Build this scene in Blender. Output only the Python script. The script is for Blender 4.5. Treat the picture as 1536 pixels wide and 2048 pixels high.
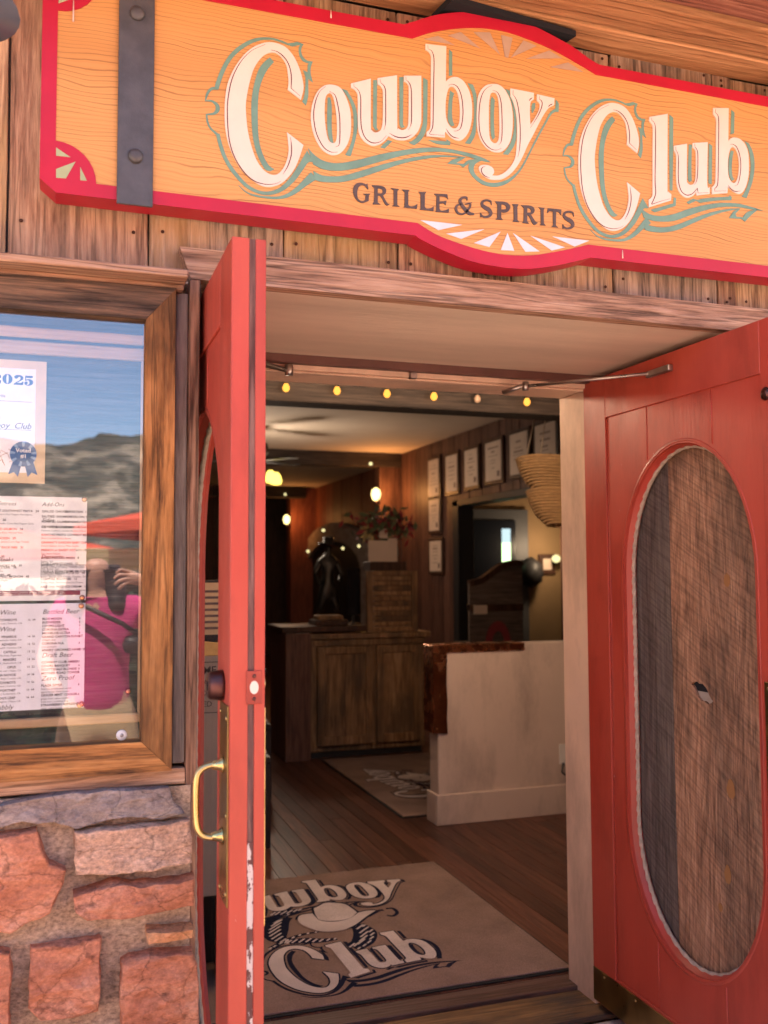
import bpy, bmesh, math, random
from math import sin, cos, pi, radians, sqrt
from mathutils import Vector, Matrix, noise
from mathutils.geometry import tessellate_polygon

for _o in list(bpy.data.objects):
    bpy.data.objects.remove(_o)
scene = bpy.context.scene
col = scene.collection
random.seed(7)

# ---------------------------------------------------------------- camera
YAW, PITCH, ROLL = 0.32992, 0.0624, -0.0047
_f = Vector((sin(YAW) * cos(PITCH), cos(YAW) * cos(PITCH), sin(PITCH)))
_r = Vector((cos(YAW), -sin(YAW), 0.0))
_u = _r.cross(_f)
_r2 = cos(ROLL) * _r + sin(ROLL) * _u
_u2 = -sin(ROLL) * _r + cos(ROLL) * _u
cam_data = bpy.data.cameras.new("camera")
cam = bpy.data.objects.new("camera", cam_data)
col.objects.link(cam)
cam.matrix_world = Matrix(((_r2.x, _u2.x, -_f.x, 0.0), (_r2.y, _u2.y, -_f.y, -2.22),
                           (_r2.z, _u2.z, -_f.z, 1.45), (0, 0, 0, 1)))
cam_data.sensor_fit = 'VERTICAL'
cam_data.sensor_height = 36.0
cam_data.sensor_width = 27.0
cam_data.lens = 33.4
cam_data.clip_start = 0.05
cam_data.clip_end = 5000
cam_data.dof.use_dof = True
cam_data.dof.focus_distance = 2.5
cam_data.dof.aperture_fstop = 3.4
scene.camera = cam

# ---------------------------------------------------------------- sky, sun, exposure
SUN_EL = radians(69.0)
SUN_AZ = radians(-28.0)          # measured from +Y (behind the building) towards +X
sun_dir = Vector((sin(SUN_AZ) * cos(SUN_EL), cos(SUN_AZ) * cos(SUN_EL), sin(SUN_EL)))
world = bpy.data.worlds.new("World")
scene.world = world
world.use_nodes = True
wn = world.node_tree
wn.nodes.clear()
w_out = wn.nodes.new('ShaderNodeOutputWorld')
w_bg = wn.nodes.new('ShaderNodeBackground')
w_sky = wn.nodes.new('ShaderNodeTexSky')
w_sky.sky_type = 'NISHITA'
w_sky.sun_disc = False
w_sky.sun_elevation = SUN_EL
w_sky.sun_rotation = SUN_AZ
w_sky.altitude = 2000
w_sky.air_density = 1.0
w_sky.dust_density = 0.15
w_sky.ozone_density = 2.6
w_bg.inputs['Strength'].default_value = 0.11
wn.links.new(w_sky.outputs[0], w_bg.inputs[0])
wn.links.new(w_bg.outputs[0], w_out.inputs[0])
sun_data = bpy.data.lights.new("sun", 'SUN')
sun_data.energy = 5.0
sun_data.angle = radians(0.53)
sun_data.color = (1.0, 0.91, 0.80)
sun = bpy.data.objects.new("sun", sun_data)
sun.location = (0, 0, 12)
sun.rotation_euler = sun_dir.to_track_quat('Z', 'Y').to_euler()
col.objects.link(sun)
scene.view_settings.view_transform = 'Standard'
scene.view_settings.look = 'None'
scene.view_settings.gamma = 1.0
scene.view_settings.use_curve_mapping = False
scene.view_settings.exposure = 2.42
scene.render.engine = 'CYCLES'
scene.cycles.use_denoising = True
scene.cycles.max_bounces = 7
scene.cycles.diffuse_bounces = 4
scene.cycles.glossy_bounces = 4
scene.cycles.transparent_max_bounces = 12
scene.cycles.sample_clamp_indirect = 6.0
scene.cycles.use_adaptive_sampling = True
scene.cycles.adaptive_threshold = 0.02
scene.cycles.caustics_reflective = False
scene.cycles.caustics_refractive = False

# ---------------------------------------------------------------- traced outlines, 0.1 mm units
GLYPHS = {
 'C': {'face': ['-5742,656! -5679,944 -5719,1224 -5814,1495 -5942,1716 -6112,1872 -6338,1931 -6562,1911 -6812,1789 -7032,1594 -7223,1335 -7385,1026 -7492,701 -7538,303 -7541,-86 -7513,-387 -7444,-682 -7320,-969 -7156,-1224 -6937,-1416 -6717,-1541 -6524,-1563 -6330,-1504 -6134,-1366 -5938,-1115 -5797,-813 -5678,-441! -6075,-187! -6046,-423 -6037,-648 -6093,-910 -6191,-1107 -6316,-1236 -6469,-1257 -6636,-1167 -6802,-952 -6913,-661 -6996,-338 -7039,-9 -7054,325 -7014,640 -6947,960 -6865,1228 -6755,1431 -6617,1597 -6478,1678 -6337,1689 -6197,1600 -6097,1446 -6055,1224 -6040,1027 -6060,847!'], 'line': ['-6604,1846 -6922,1642 -7168,1344 -7357,947 -7450,540 -7483,89 -7444,-516 -7320,-941 -7102,-1272 -6855,-1461 -6579,-1509 -6358,-1466 -6224,-1392', '-6464,1738 -6309,1722 -6140,1610 -6027,1429 -5975,1181 -5983,894! -5770,743', '-5996,-297 -5967,-525 -5981,-753 -6065,-1019 -6177,-1217'], 'teal': ['-6483,1572! -6387,1475! -6546,1254 -6670,978 -6739,713 -6765,370 -6764,-23 -6749,-357 -6693,-657 -6581,-922 -6470,-1060 -6367,-1103! -6456,-1165! -6580,-1146 -6705,-967 -6816,-703 -6886,-378 -6916,10 -6917,459 -6850,892 -6755,1219 -6630,1424', '-6070,1989! -5942,2023! -5829,2067! -5671,2038! -5720,1943 -5728,1826 -5671,1706 -5571,1646! -5441,1652! -5490,1522 -5499,1348 -5441,1127! -5556,1208! -5556,1022 -5556,792 -5613,539! -5705,625! -5656,776 -5628,1010 -5628,1239! -5685,1402! -5576,1363! -5571,1537 -5542,1585! -5685,1618 -5771,1732 -5794,1900 -5757,2008! -5942,1931! -5999,1935!'], 'rib': ['-6028,1959,40 -6197,2006,46 -6423,2030,51 -6646,1998,63 -6840,1925,79 -7033,1805,90 -7252,1611,96 -7441,1367,95 -7589,1061,95 -7695,751,100 -7726,607,94', '-7707,618,67 -7841,588,61 -7934,461,55 -7984,287,28', '-7989,278,22 -7839,297,44 -7718,219,83 -7704,110,94 -7784,9,55 -7955,-39,28', '-7952,-28,39 -7938,-175,44 -7875,-331,44 -7741,-449,55 -7679,-495,83', '-7695,-456,83 -7632,-709,88 -7536,-972,88 -7400,-1202,94 -7210,-1425,89 -7018,-1594,83 -6799,-1690,78 -6579,-1712,78 -6357,-1653,90 -6134,-1507,107 -5910,-1252,130 -5726,-959,147 -5613,-773,171 -5499,-680,313', '-7209,-1605,11 -7018,-1746,28 -6799,-1801,44 -6551,-1806,50 -6301,-1786,62 -6078,-1710,84 -5853,-1555,113 -5655,-1360,142 -5421,-1136,210']},
 'o1': {'face': ['-4963,1149 -5167,1092 -5340,913 -5450,637 -5496,343 -5479,59 -5398,-215 -5255,-451 -5081,-564 -4936,-578 -4762,-496 -4615,-302 -4526,-29 -4502,265 -4524,581 -4612,858 -4758,1095', '-5051,932 -5138,802 -5162,452 -5139,82 -5081,-197 -4994,-285 -4907,-264 -4863,-136 -4854,154 -4877,497 -4920,750 -4978,900'], 'line': ['-5138,1076 -5283,923 -5384,676 -5433,353 -5398,14 -5312,-231 -5168,-439 -4994,-515 -4843,-493', '-5051,975 -4905,897 -4832,648 -4789,337 -4784,-67 -4805,-301 -4893,-377'], 'teal': ['-5080,826! -5016,836! -4978,625 -4979,192 -4965,-94 -4936,-276! -5009,-258 -5075,-52 -5095,319', '-4773,1108! -4597,1078! -4464,882 -4362,636 -4333,291 -4363,-5 -4438,-306 -4512,-542! -4645,-523! -4527,-289 -4452,-18 -4431,276 -4450,593 -4553,867 -4685,1049']},
 'w': {'face': ['-4501,1259! -3998,1463! -4003,272 -3984,187 -3924,137 -3849,141 -3759,206 -3716,315 -3690,539 -3686,1173 -3716,1271 -3769,1329 -3824,1349! -3824,1504! -3319,1663! -3322,389 -3296,327 -3212,295 -3120,324 -3059,399 -3027,553 -3014,1357 -3036,1473 -3082,1525 -3139,1537! -3138,1682! -2681,1759! -2689,694 -2711,512 -2766,354 -2860,222 -2984,115 -3137,48 -3306,30 -3442,55 -3548,90! -3639,-26 -3761,-131 -3911,-204 -4030,-199 -4164,-131 -4268,-16 -4319,151 -4329,441 -4331,936 -4346,1036 -4398,1108 -4501,1156!'], 'line': ['-4434,1262! -4430,1194! -4353,1152 -4294,1074 -4262,947 -4258,743 -4259,451 -4245,221 -4193,39 -4105,-79 -3985,-135 -3851,-122 -3730,-54 -3606,97', '-3761,1478! -3749,1396! -3670,1345 -3626,1242 -3619,1051 -3621,550 -3630,372 -3671,226', '-3089,1661! -3085,1584! -3005,1523 -2959,1411 -2945,1219 -2949,653 -2966,473 -3031,322', '-3525,167 -3427,123 -3305,97 -3168,105 -3045,153 -2937,225'], 'teal': ['-3926,1450! -3828,1466! -3840,516 -3841,281 -3801,229! -3864,197! -3924,269 -3938,428', '-3250,1638! -3146,1655! -3161,621 -3158,444 -3112,406! -3204,355! -3250,430 -3256,606', '-2623,1729! -2504,1684! -2522,719 -2540,478 -2596,290 -2706,111 -2869,-29! -3023,13! -2876,115 -2751,267 -2672,458 -2631,702', '-3556,1! -3446,-12! -3640,-224! -3761,-212!']},
 'b1': {'face': ['-2559,2600! -2001,2637! -2023,1719! -1938,1809 -1826,1870 -1698,1884 -1554,1820 -1443,1686 -1364,1516 -1319,1280 -1314,1022 -1341,759 -1408,537 -1506,371 -1619,271 -1715,247 -1842,276 -1952,350 -2054,433! -2063,277! -2549,240! -2545,352! -2470,423 -2441,547 -2435,922 -2417,2127 -2423,2322 -2469,2405 -2560,2449!', '-1876,1615 -1812,1610 -1733,1532 -1679,1374 -1649,1166 -1647,924 -1670,709 -1735,586 -1823,543 -1918,581 -1996,690 -2034,864 -2036,1105 -2014,1320 -1973,1493 -1924,1584'], 'line': ['-2503,2572! -2497,2475! -2406,2446 -2352,2335 -2338,2141 -2350,1687 -2367,1083 -2378,631 -2399,464 -2479,317! -2455,295! -2079,324', '-1955,1632 -1860,1675 -1748,1658 -1669,1573 -1607,1416 -1574,1209 -1566,982 -1590,752 -1639,578 -1728,497 -1824,478', '-2030,504 -1936,383 -1825,316 -1679,308'], 'teal': ['-1918,2579! -1830,2526! -1836,1924! -1929,1894!', '-1901,1520! -1790,1462! -1831,1319 -1849,1089 -1852,878 -1829,730 -1790,638! -1870,603! -1933,669 -1971,799 -1961,996 -1943,1225', '-1418,1789! -1273,1775! -1202,1604 -1175,1425 -1189,1041 -1200,659 -1240,440 -1363,218! -1515,218! -1377,420 -1285,677 -1250,971 -1251,1260 -1276,1500 -1331,1644', '-2503,157! -2009,192! -2008,252! -1906,199! -1915,108! -2128,92 -2301,97']},
 'o2': {'face': ['-716,1874 -588,1883 -442,1822 -315,1671 -226,1462 -184,1211 -178,972 -200,694 -259,446 -353,279 -484,150 -630,100 -794,114 -955,201 -1080,361 -1158,586 -1185,852 -1178,1158 -1148,1451 -1064,1651 -936,1792 -826,1849', '-719,1656 -637,1636 -584,1525 -559,1289 -555,948 -560,607 -589,432 -645,348 -718,329 -790,369 -834,464 -850,648 -851,988 -842,1330 -812,1539 -774,1622'], 'line': ['-753,1825 -882,1749 -1001,1610 -1076,1411 -1115,1168 -1131,860 -1113,592 -1052,398 -937,246 -793,157 -648,155 -514,222', '-737,1701 -627,1685 -546,1582 -500,1384 -485,1096 -484,789 -493,532 -526,373 -587,300'], 'teal': ['-748,1558! -667,1477! -695,1097 -694,757 -680,487! -735,419! -788,573 -796,911 -791,1287 -780,1459', '-369,1808! -240,1786! -223,1651 -152,1474 -90,1260 -66,1023 -70,765 -82,541 -150,325 -310,89! -466,84! -279,341 -174,596 -133,841 -130,1099 -172,1402 -260,1645']},
 'y': {'face': ['-230,1840! 441,1829! 433,1654! 353,1589 323,1480 314,1254 324,971! 439,1135 556,1344 606,1508 588,1592 523,1642! 531,1809! 1038,1783! 1025,1600! 881,1508 745,1339 570,1034 395,697 241,416 87,85 -65,-175 -234,-385 -438,-548 -640,-617 -839,-627 -1001,-564 -1108,-469 -1143,-390 -1115,-319 -1015,-280 -889,-271 -781,-307 -727,-376 -728,-452 -780,-518! -620,-501 -455,-415 -288,-256 -175,-88 -108,92 -72,371 -56,682 -57,1025 -90,1277 -152,1491 -233,1633!'], 'line': ['-156,1800! -167,1686! -85,1588 -32,1424 10,1138 28,831 23,522 -3,261 -53,57', '392,1691 335,1647 293,1588', '597,1767! 590,1688! 655,1646 673,1571 642,1444 535,1219 323,884', '978,1616 910,1582 843,1519', '-971,-312 -1043,-351 -1080,-423 -1045,-511 -965,-568 -848,-594'], 'teal': ['418,1565! 488,1585! 482,1436! 404,1294! 377,1316! 379,1472', '1095,1769! 1179,1669! 1166,1448! 1051,1421 934,1316 797,1086 602,745 409,389 235,55 63,-243 -144,-492 -367,-675 -624,-784 -842,-807 -1040,-779 -1218,-685 -1359,-553 -1420,-411 -1383,-255 -1265,-154 -1122,-134! -942,-143! -1104,-191 -1231,-284 -1277,-408 -1234,-536 -1092,-643 -913,-704 -695,-692 -476,-630 -273,-510 -68,-329 103,-84 237,158 391,455 604,849 799,1191 917,1400 1071,1520!']},
 'l': {'face': ['3925,1728! 4511,1908! 4448,-123 4469,-264 4570,-329! 4552,-505! 3847,-778! 3853,-563! 3956,-462 3980,-228 4009,884 4029,1376 4008,1529 3917,1616!'], 'line': ['3987,1709! 3986,1648! 4073,1584 4107,1410 4093,896 4057,4 4068,-327 4018,-510 3926,-676! 3950,-683! 4245,-559 4515,-465'], 'teal': ['4588,1909! 4707,1833! 4669,755 4624,-211! 4535,-212! 4548,738', '3909,-832! 4640,-565! 4663,-396! 4739,-408! 4715,-627! 4046,-886!']},
 'u': {'face': ['4693,1038! 5116,1160! 5082,184 5097,62 5186,13 5292,54 5361,176 5386,404 5401,903 5373,1034 5296,1080! 5305,1205! 5798,1300! 5745,113 5830,34! 5816,-160! 5387,-260! 5369,-161! 5282,-273 5123,-353 4968,-346 4829,-230 4757,-60 4739,205 4759,655 4743,810 4689,914!'], 'line': ['4743,1012! 4746,934! 4808,819 4821,642 4803,214 4822,-30 4907,-220 5073,-292 5258,-220 5414,-47! 5436,-186! 5772,-132', '5365,1187! 5370,1102! 5446,999 5457,775 5438,411 5399,158 5322,36'], 'teal': ['5194,1155! 5293,1163! 5261,613 5257,196 5269,152! 5189,97! 5139,191 5157,598', '5855,1285! 5965,1228! 5912,135! 5820,146 5811,280', '5068,-479! 5280,-352! 5423,-374! 5701,-288 6477,-145! 6505,-107! 6571,-144! 6554,-242! 6071,-309 5512,-446! 5383,-402! 5144,-525!']},
 'b2': {'face': ['6015,2310! 6533,2385! 6489,1434! 6586,1529 6723,1568 6885,1550 7045,1435 7147,1218 7169,921 7153,596 7074,286 6957,65 6832,-31 6696,-26 6564,37 6432,123! 6413,-62! 5895,-161! 5901,43! 6000,146 6034,378 6093,1640 6110,1917 6079,2049 6010,2130!', '6646,1285 6739,1229 6814,1056 6839,830 6811,550 6736,334 6638,253 6545,286 6468,413 6449,639 6473,962 6534,1177 6591,1259'], 'line': ['6087,2284! 6075,2186! 6161,2108 6182,1928 6151,1191 6118,503 6085,135 5988,9! 5986,-64! 6361,-7', '6553,1345 6662,1356 6781,1270 6863,1063 6887,790 6849,487 6773,247 6663,176', '6439,158 6538,68 6671,17 6848,51'], 'teal': ['6641,2367! 6747,2303! 6714,1698! 6590,1645!', '6588,1185! 6683,1175! 6636,985 6599,682 6618,456 6683,373! 6586,314! 6510,441 6490,667 6514,968', '7061,1518! 7211,1482! 7327,1267 7381,997 7361,670 7266,312 7073,-115! 6911,-90! 7083,173 7205,534 7250,886 7215,1205 7140,1402']},
 'sw1': {'teal': ['-5565,-486! -5402,-635 -5206,-738 -4942,-766 -4677,-720 -4274,-585 -3764,-388 -3211,-209 -2720,-78 -2293,-10 -1826,5 -1354,-30 -987,-100 -803,-178! -988,-176 -1355,-124 -1827,-80 -2294,-112 -2721,-200 -3212,-350 -3765,-571 -4275,-783 -4677,-910 -4943,-953 -5206,-949 -5435,-867!', '-5435,-1029! -5239,-1100 -4976,-1097 -4677,-1035 -4275,-872 -3765,-654 -3212,-444 -2721,-291 -2224,-187 -1483,-135! -1757,-327! -1558,-323! -1429,-213 -1209,-148! -1393,-277 -1559,-413! -1667,-359! -1992,-376! -1865,-263 -1647,-168! -2188,-233 -2722,-376 -3213,-551 -3766,-803 -4276,-1037 -4678,-1188 -4976,-1244 -5239,-1262 -5402,-1235!']},
 'sw2': {'teal': ['3607,-833! 3865,-954 4214,-969 4658,-859 5110,-669 5659,-486 6213,-359 6773,-309 7243,-351 7622,-404! 7240,-422 6770,-408 6210,-477 5654,-642 5105,-863 4653,-1052 4210,-1123 3904,-1121 3688,-1070!', '3684,-1241! 3987,-1282 4382,-1256 4829,-1108 5284,-900 5835,-679 6394,-513 6863,-437! 6669,-618! 6714,-692! 6925,-686! 7096,-507 7479,-381! 7235,-570 6991,-797! 6876,-732! 6455,-762! 6625,-544 6815,-462! 6392,-573 5832,-777 5280,-1036 4825,-1262 4378,-1398 3983,-1435 3723,-1407!']},
}
SMALL = {
 'G': ['-4092,-1152! -4066,-1294! -4092,-1297! -4155,-1228 -4234,-1219 -4303,-1266 -4343,-1368 -4349,-1474 -4324,-1567 -4255,-1606 -4186,-1594 -4147,-1564! -4136,-1447! -4205,-1427! -4013,-1399! -4057,-1456! -4062,-1582! -4137,-1620 -4226,-1651 -4324,-1624 -4402,-1548 -4447,-1429 -4441,-1303 -4382,-1209 -4293,-1165 -4204,-1161 -4125,-1185!'],
 'R': ['-3977,-1185! -3757,-1172 -3657,-1192 -3614,-1255 -3628,-1344 -3698,-1401! -3619,-1527 -3569,-1589 -3515,-1592! -3589,-1640 -3649,-1599 -3719,-1481 -3769,-1420! -3828,-1422! -3829,-1592! -3760,-1632! -3955,-1656! -3955,-1617! -3923,-1594! -3913,-1245! -3967,-1207!', '-3828,-1243! -3768,-1242 -3708,-1267 -3708,-1325 -3748,-1365 -3828,-1369!'],
 'I': ['-3497,-1191! -3278,-1192! -3325,-1247! -3327,-1588! -3267,-1629! -3459,-1639! -3414,-1589! -3416,-1239!'],
 'L': ['-3203,-1192! -3000,-1176! -3041,-1230! -3043,-1553! -2992,-1586 -2890,-1564 -2803,-1504! -2819,-1628! -3166,-1637! -3135,-1594! -3133,-1252!'],
 'L.': ['-2770,-1192! -2564,-1175! -2606,-1230! -2608,-1555! -2557,-1588 -2453,-1565 -2366,-1505! -2381,-1630! -2747,-1640! -2716,-1597! -2713,-1253!'],
 'E': ['-2361,-1193! -2006,-1158! -1986,-1284! -2059,-1234 -2216,-1234! -2217,-1369! -2112,-1350! -2028,-1319! -2050,-1441! -2113,-1399! -2217,-1422! -2218,-1551! -2177,-1595 -2062,-1571 -1961,-1519! -1974,-1624! -2334,-1644! -2302,-1610! -2293,-1244!'],
 'P': ['-704,-1177! -444,-1156 -314,-1195 -274,-1278 -328,-1383 -436,-1436 -531,-1434! -533,-1583! -486,-1632! -687,-1645! -639,-1585! -634,-1245!', '-528,-1236! -445,-1233 -386,-1280 -411,-1345 -530,-1368!'],
 'I.': ['-218,-1189! -39,-1172! -76,-1242! -76,-1584! -26,-1633! -218,-1645! -176,-1585! -178,-1244!'],
 'R.': ['33,-1185! 275,-1166 383,-1198 418,-1271 381,-1353 307,-1395! 390,-1507 450,-1573 506,-1582! 424,-1652 352,-1622 270,-1466 222,-1427! 203,-1430! 200,-1585! 255,-1645! 55,-1642! 99,-1586! 116,-1252!', '206,-1241! 273,-1244 316,-1283 296,-1341 204,-1359!'],
 'I..': ['529,-1180! 707,-1173! 675,-1240! 676,-1585! 729,-1639! 563,-1642! 595,-1594! 594,-1227!'],
 'T': ['798,-1169! 1193,-1159! 1183,-1308! 1117,-1236! 1036,-1230! 1024,-1600! 1092,-1648! 900,-1648! 950,-1591! 944,-1241! 858,-1240! 779,-1305!'],
}
SMALL_STROKES = {
 '&': ['-1474,-1251,17 -1485,-1181,56 -1589,-1194,56 -1663,-1275,74 -1625,-1367,87 -1534,-1475,95 -1420,-1569,87 -1282,-1574,43', '-1625,-1356,26 -1740,-1414,52 -1776,-1504,65 -1719,-1599,60 -1593,-1612,39 -1477,-1522,43 -1395,-1404,52 -1378,-1326,52', '-1526,-1351,17 -1429,-1321,39 -1341,-1289,17'],
 'S': ['-800,-1287,13 -813,-1202,39 -857,-1181,48 -951,-1179,48 -1045,-1230,61 -1057,-1308,79 -988,-1365,100 -872,-1416,109 -821,-1497,92 -869,-1575,65 -980,-1614,44 -1066,-1592,44 -1102,-1520,13', '-1107,-1532,13 -1094,-1632,39'],
 'S.': ['1551,-1303,14 1538,-1214,41 1491,-1193,50 1391,-1191,50 1290,-1244,63 1277,-1324,81 1350,-1383,104 1473,-1436,113 1527,-1519,95 1475,-1600,68 1358,-1640,45 1266,-1617,45 1228,-1543,13', '1223,-1555,13 1236,-1659,40'],
}
RAYS_LOW = ['-2723,-1897! -1611,-1887! -2250,-2094!', '-2040,-2159! -1001,-1929! -1638,-2248!', '-1295,-2313! -548,-1936! -871,-2370!', '-554,-2413! -361,-1951! -175,-2395!', '-203,-1934! 541,-2332! 138,-2384!', '295,-1951! 1283,-2147! 897,-2271!', '929,-1898! 2005,-1891! 1568,-2093!']
RAYS_TOP = ['-2589,2722! -2215,2875! -1771,2720!', '-1941,2939! -1594,3088! -1053,2757!', '-1231,3156! -786,3231! -508,2701!', '-466,3224! -143,3202! -273,2655! -366,2659!', '168,3192! 547,3112! -201,2668!', '915,3055! 1285,2916! 248,2720!', '1471,2832! 1921,2648! 945,2618!']
RAYS_CORNER = ['-11190,-1285! -10892,-1461! -11188,-1468!', '-10784,-1544! -10980,-1946! -11180,-1957! -11183,-1764!', '-10687,-1650! -10544,-1941! -10682,-1948!']
MAT_COWBOY = [[1.2275, 0.0144, 1.402], [-0.0568, 1.2554, 1.8391]]
MAT_CLUB = [[1.1564, -0.0716, 0.5536], [-0.1113, 1.2437, 1.2396]]
HAT = {'crown': '10556,18146! 10807,18314 11186,18615 11623,18459 11958,18163 12088,17598 12161,17066! 11716,16568 11213,16426 10726,16521 10402,16795! 10448,17511', 'brim': '9613,17157 9854,17558 10350,17580! 10369,17211 10390,16752! 10706,16448 11192,16354 11707,16539 12205,17017! 12591,17113 12979,17025! 12390,16489 11704,15779 11149,15439 10577,15386 10138,15603 9817,16066 9617,16601'}
ROPES = {'curl': ['12495,16452,92 12904,16800,126 13218,17024,159 13119,16558,156 12866,16157,91', '13457,17109,128 13752,17004,161 13753,16497,157 13465,16187,154 13253,16345,93'], 'rope_left': ['8779,18107,471 9344,18072,632 9952,18191,321', '9186,17633,772 8739,17150,1050 8447,16326,1147 8366,15467,823 8621,14947,402', '7895,14511,233 8523,14982,295 9274,15435,194 10062,15525,113', '8719,14913,456 9340,14834,539 9930,14624,403 10575,14609,190'], 'rope_right': ['11755,15760,586 11751,14849,840 11362,13972,799 10856,13732,521', '11967,15530,291 12051,14742,420 11656,13867,399 11002,13337,256']}
STONES = [('cap', -0.085, '-1915,9703 -1059,9741 1,9860 1101,9868 2359,9809 2478,9488 2695,9255 2248,9177 1484,9282 960,9252 448,9108 10,9298 -347,9273 -702,9360 -1050,9299 -1907,9322'), ('tan', -0.105, '416,9068 954,9101 1660,9098 2228,9100 2788,9120 2834,8691 2845,8227 2237,8174 1483,8177 747,8195 457,8225 407,8697'), ('red', -0.1, '-1922,9128 -1383,9167 -1040,9153 -693,9158 -325,9205 -249,8896 -90,8493 241,8330 216,8073 70,7794 -31,7476 -521,7316 -795,7168 -1343,7201 -1884,7375'), ('red', -0.11, '398,7796 750,7868 1187,7954 1857,7880 2618,7874 2880,7911 2877,7317 2431,7274 1677,7250 976,7278 685,7332 431,7491'), ('pale', -0.105, '1890,6896 2440,6865 2864,6844 2873,6671 2442,6649 1904,6661'), ('red', -0.1, '-424,6803 -126,6800 407,6805 972,6829 961,6023 933,5364 429,5330 -208,5373 -420,5567 -449,6220'), ('red', -0.105, '1395,6272 1579,6359 2065,6388 2887,6337 2996,5759 3012,5149 2997,4546 2196,4617 1420,4796 1373,5615'), ('red', -0.1, '-1873,6842 -1336,6836 -995,6834 -829,6769 -761,6264 -820,5699 -759,5189 -1304,5222 -1841,5359')]

# ---------------------------------------------------------------- mesh helpers
WPOS = {}


def reg(o, parent, loc):
    loc = Vector(loc)
    WPOS[o] = loc
    if parent is not None:
        o.parent = parent
        o.location = loc - WPOS[parent]
    else:
        o.location = loc
    col.objects.link(o)
    return o


def tag(o, label, cat=None, group=None, kind=None):
    if label:
        o["label"] = label
    if cat:
        o["category"] = cat
    if group:
        o["group"] = group
    if kind:
        o["kind"] = kind
    return o


def empty(name, loc, label, cat, group=None, kind=None):
    o = bpy.data.objects.new(name, None)
    o.empty_display_size = 0.1
    reg(o, None, loc)
    return tag(o, label, cat, group, kind)


def make(name, verts, faces, mat, parent=None, smooth=False, origin=None):
    """Mesh from world-space verts; the object's origin sits at the middle of its bounds."""
    vs = [Vector(v) for v in verts]
    if origin is None:
        lo = [min(v[i] for v in vs) for i in range(3)]
        hi = [max(v[i] for v in vs) for i in range(3)]
        origin = Vector([(a + b) / 2 for a, b in zip(lo, hi)])
    origin = Vector(origin)
    me = bpy.data.meshes.new(name)
    me.from_pydata([tuple(v - origin) for v in vs], [], faces)
    me.materials.append(mat)
    if smooth:
        me.polygons.foreach_set('use_smooth', [True] * len(me.polygons))
    me.update()
    o = bpy.data.objects.new(name, me)
    return reg(o, parent, origin)


def from_bm(name, bm, mat, parent=None, smooth=False):
    bm.verts.ensure_lookup_table()
    bm.normal_update()
    vs = [v.co.copy() for v in bm.verts]
    bm.verts.index_update()
    fs = [[v.index for v in f.verts] for f in bm.faces]
    bm.free()
    return make(name, vs, fs, mat, parent, smooth)


def box(name, x0, x1, y0, y1, z0, z1, mat, parent=None, bev=0.002, wob=0.0, cuts=0, axis=2):
    bm = bmesh.new()
    bmesh.ops.create_cube(bm, size=1.0)
    for v in bm.verts:
        v.co = Vector((x0 if v.co.x < 0 else x1, y0 if v.co.y < 0 else y1, z0 if v.co.z < 0 else z1))
    if bev > 0:
        bmesh.ops.bevel(bm, geom=list(bm.edges), offset=bev, segments=1, affect='EDGES')
    if cuts:
        n = Vector((0, 0, 0))
        n[axis] = 1
        lo, hi = ((x0, x1), (y0, y1), (z0, z1))[axis]
        for i in range(1, cuts + 1):
            c = Vector(((x0 + x1) / 2, (y0 + y1) / 2, (z0 + z1) / 2))
            c[axis] = lo + (hi - lo) * i / (cuts + 1)
            bmesh.ops.bisect_plane(bm, geom=bm.verts[:] + bm.edges[:] + bm.faces[:], plane_co=c, plane_no=n)
    if wob:
        sd = Vector((random.random() * 90, random.random() * 90, random.random() * 90))
        for v in bm.verts:
            d = noise.noise_vector(v.co * 5.0 + sd) * wob + noise.noise_vector(v.co * 23.0 + sd) * wob * 0.4
            d[axis] = 0
            v.co += d
    return from_bm(name, bm, mat, parent)


def parse(s):
    out = []
    for t in s.split():
        c = t.endswith('!')
        p = [int(a) * 1e-4 for a in t.rstrip('!').split(',')]
        out.append((p, c))
    return out


def smooth_pts(pts, closed=True, sub=5):
    """Catmull-Rom through points; corners (flag True) stay sharp."""
    n = len(pts)
    out = []
    last = n if closed else n - 1
    for i in range(last):
        p1, c1 = pts[i]
        p2, c2 = pts[(i + 1) % n]
        if closed:
            p0, p3 = pts[(i - 1) % n][0], pts[(i + 2) % n][0]
        else:
            p0 = pts[i - 1][0] if i > 0 else p1
            p3 = pts[i + 2][0] if i + 2 < n else p2
        if c1:
            p0 = p1
        if c2:
            p3 = p2
        k = len(p1)
        if c1 and c2:
            out.append(list(p1))
            continue
        for j in range(sub):
            t = j / sub
            out.append([0.5 * (2 * p1[a] + (p2[a] - p0[a]) * t + (2 * p0[a] - 5 * p1[a] + 4 * p2[a] - p3[a]) * t * t
                               + (3 * p1[a] - p0[a] - 3 * p2[a] + p3[a]) * t ** 3) for a in range(k)])
    if not closed:
        out.append(list(pts[-1][0]))
    return out


def ribbon(pts, width=None, taper=False):
    """Centre line (x, y[, w]) -> closed outline."""
    L, R = [], []
    n = len(pts)
    for i, p in enumerate(pts):
        a = pts[max(i - 1, 0)]
        b = pts[min(i + 1, n - 1)]
        d = Vector((b[0] - a[0], b[1] - a[1]))
        if d.length < 1e-9:
            d = Vector((1, 0))
        d.normalize()
        w = (p[2] if width is None else width) / 2
        if taper:
            w *= max(0.25, min(1.0, 4.0 * min(i, n - 1 - i) / n))
        L.append((p[0] - d.y * w, p[1] + d.x * w))
        R.append((p[0] + d.y * w, p[1] - d.x * w))
    return L + R[::-1]


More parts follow.
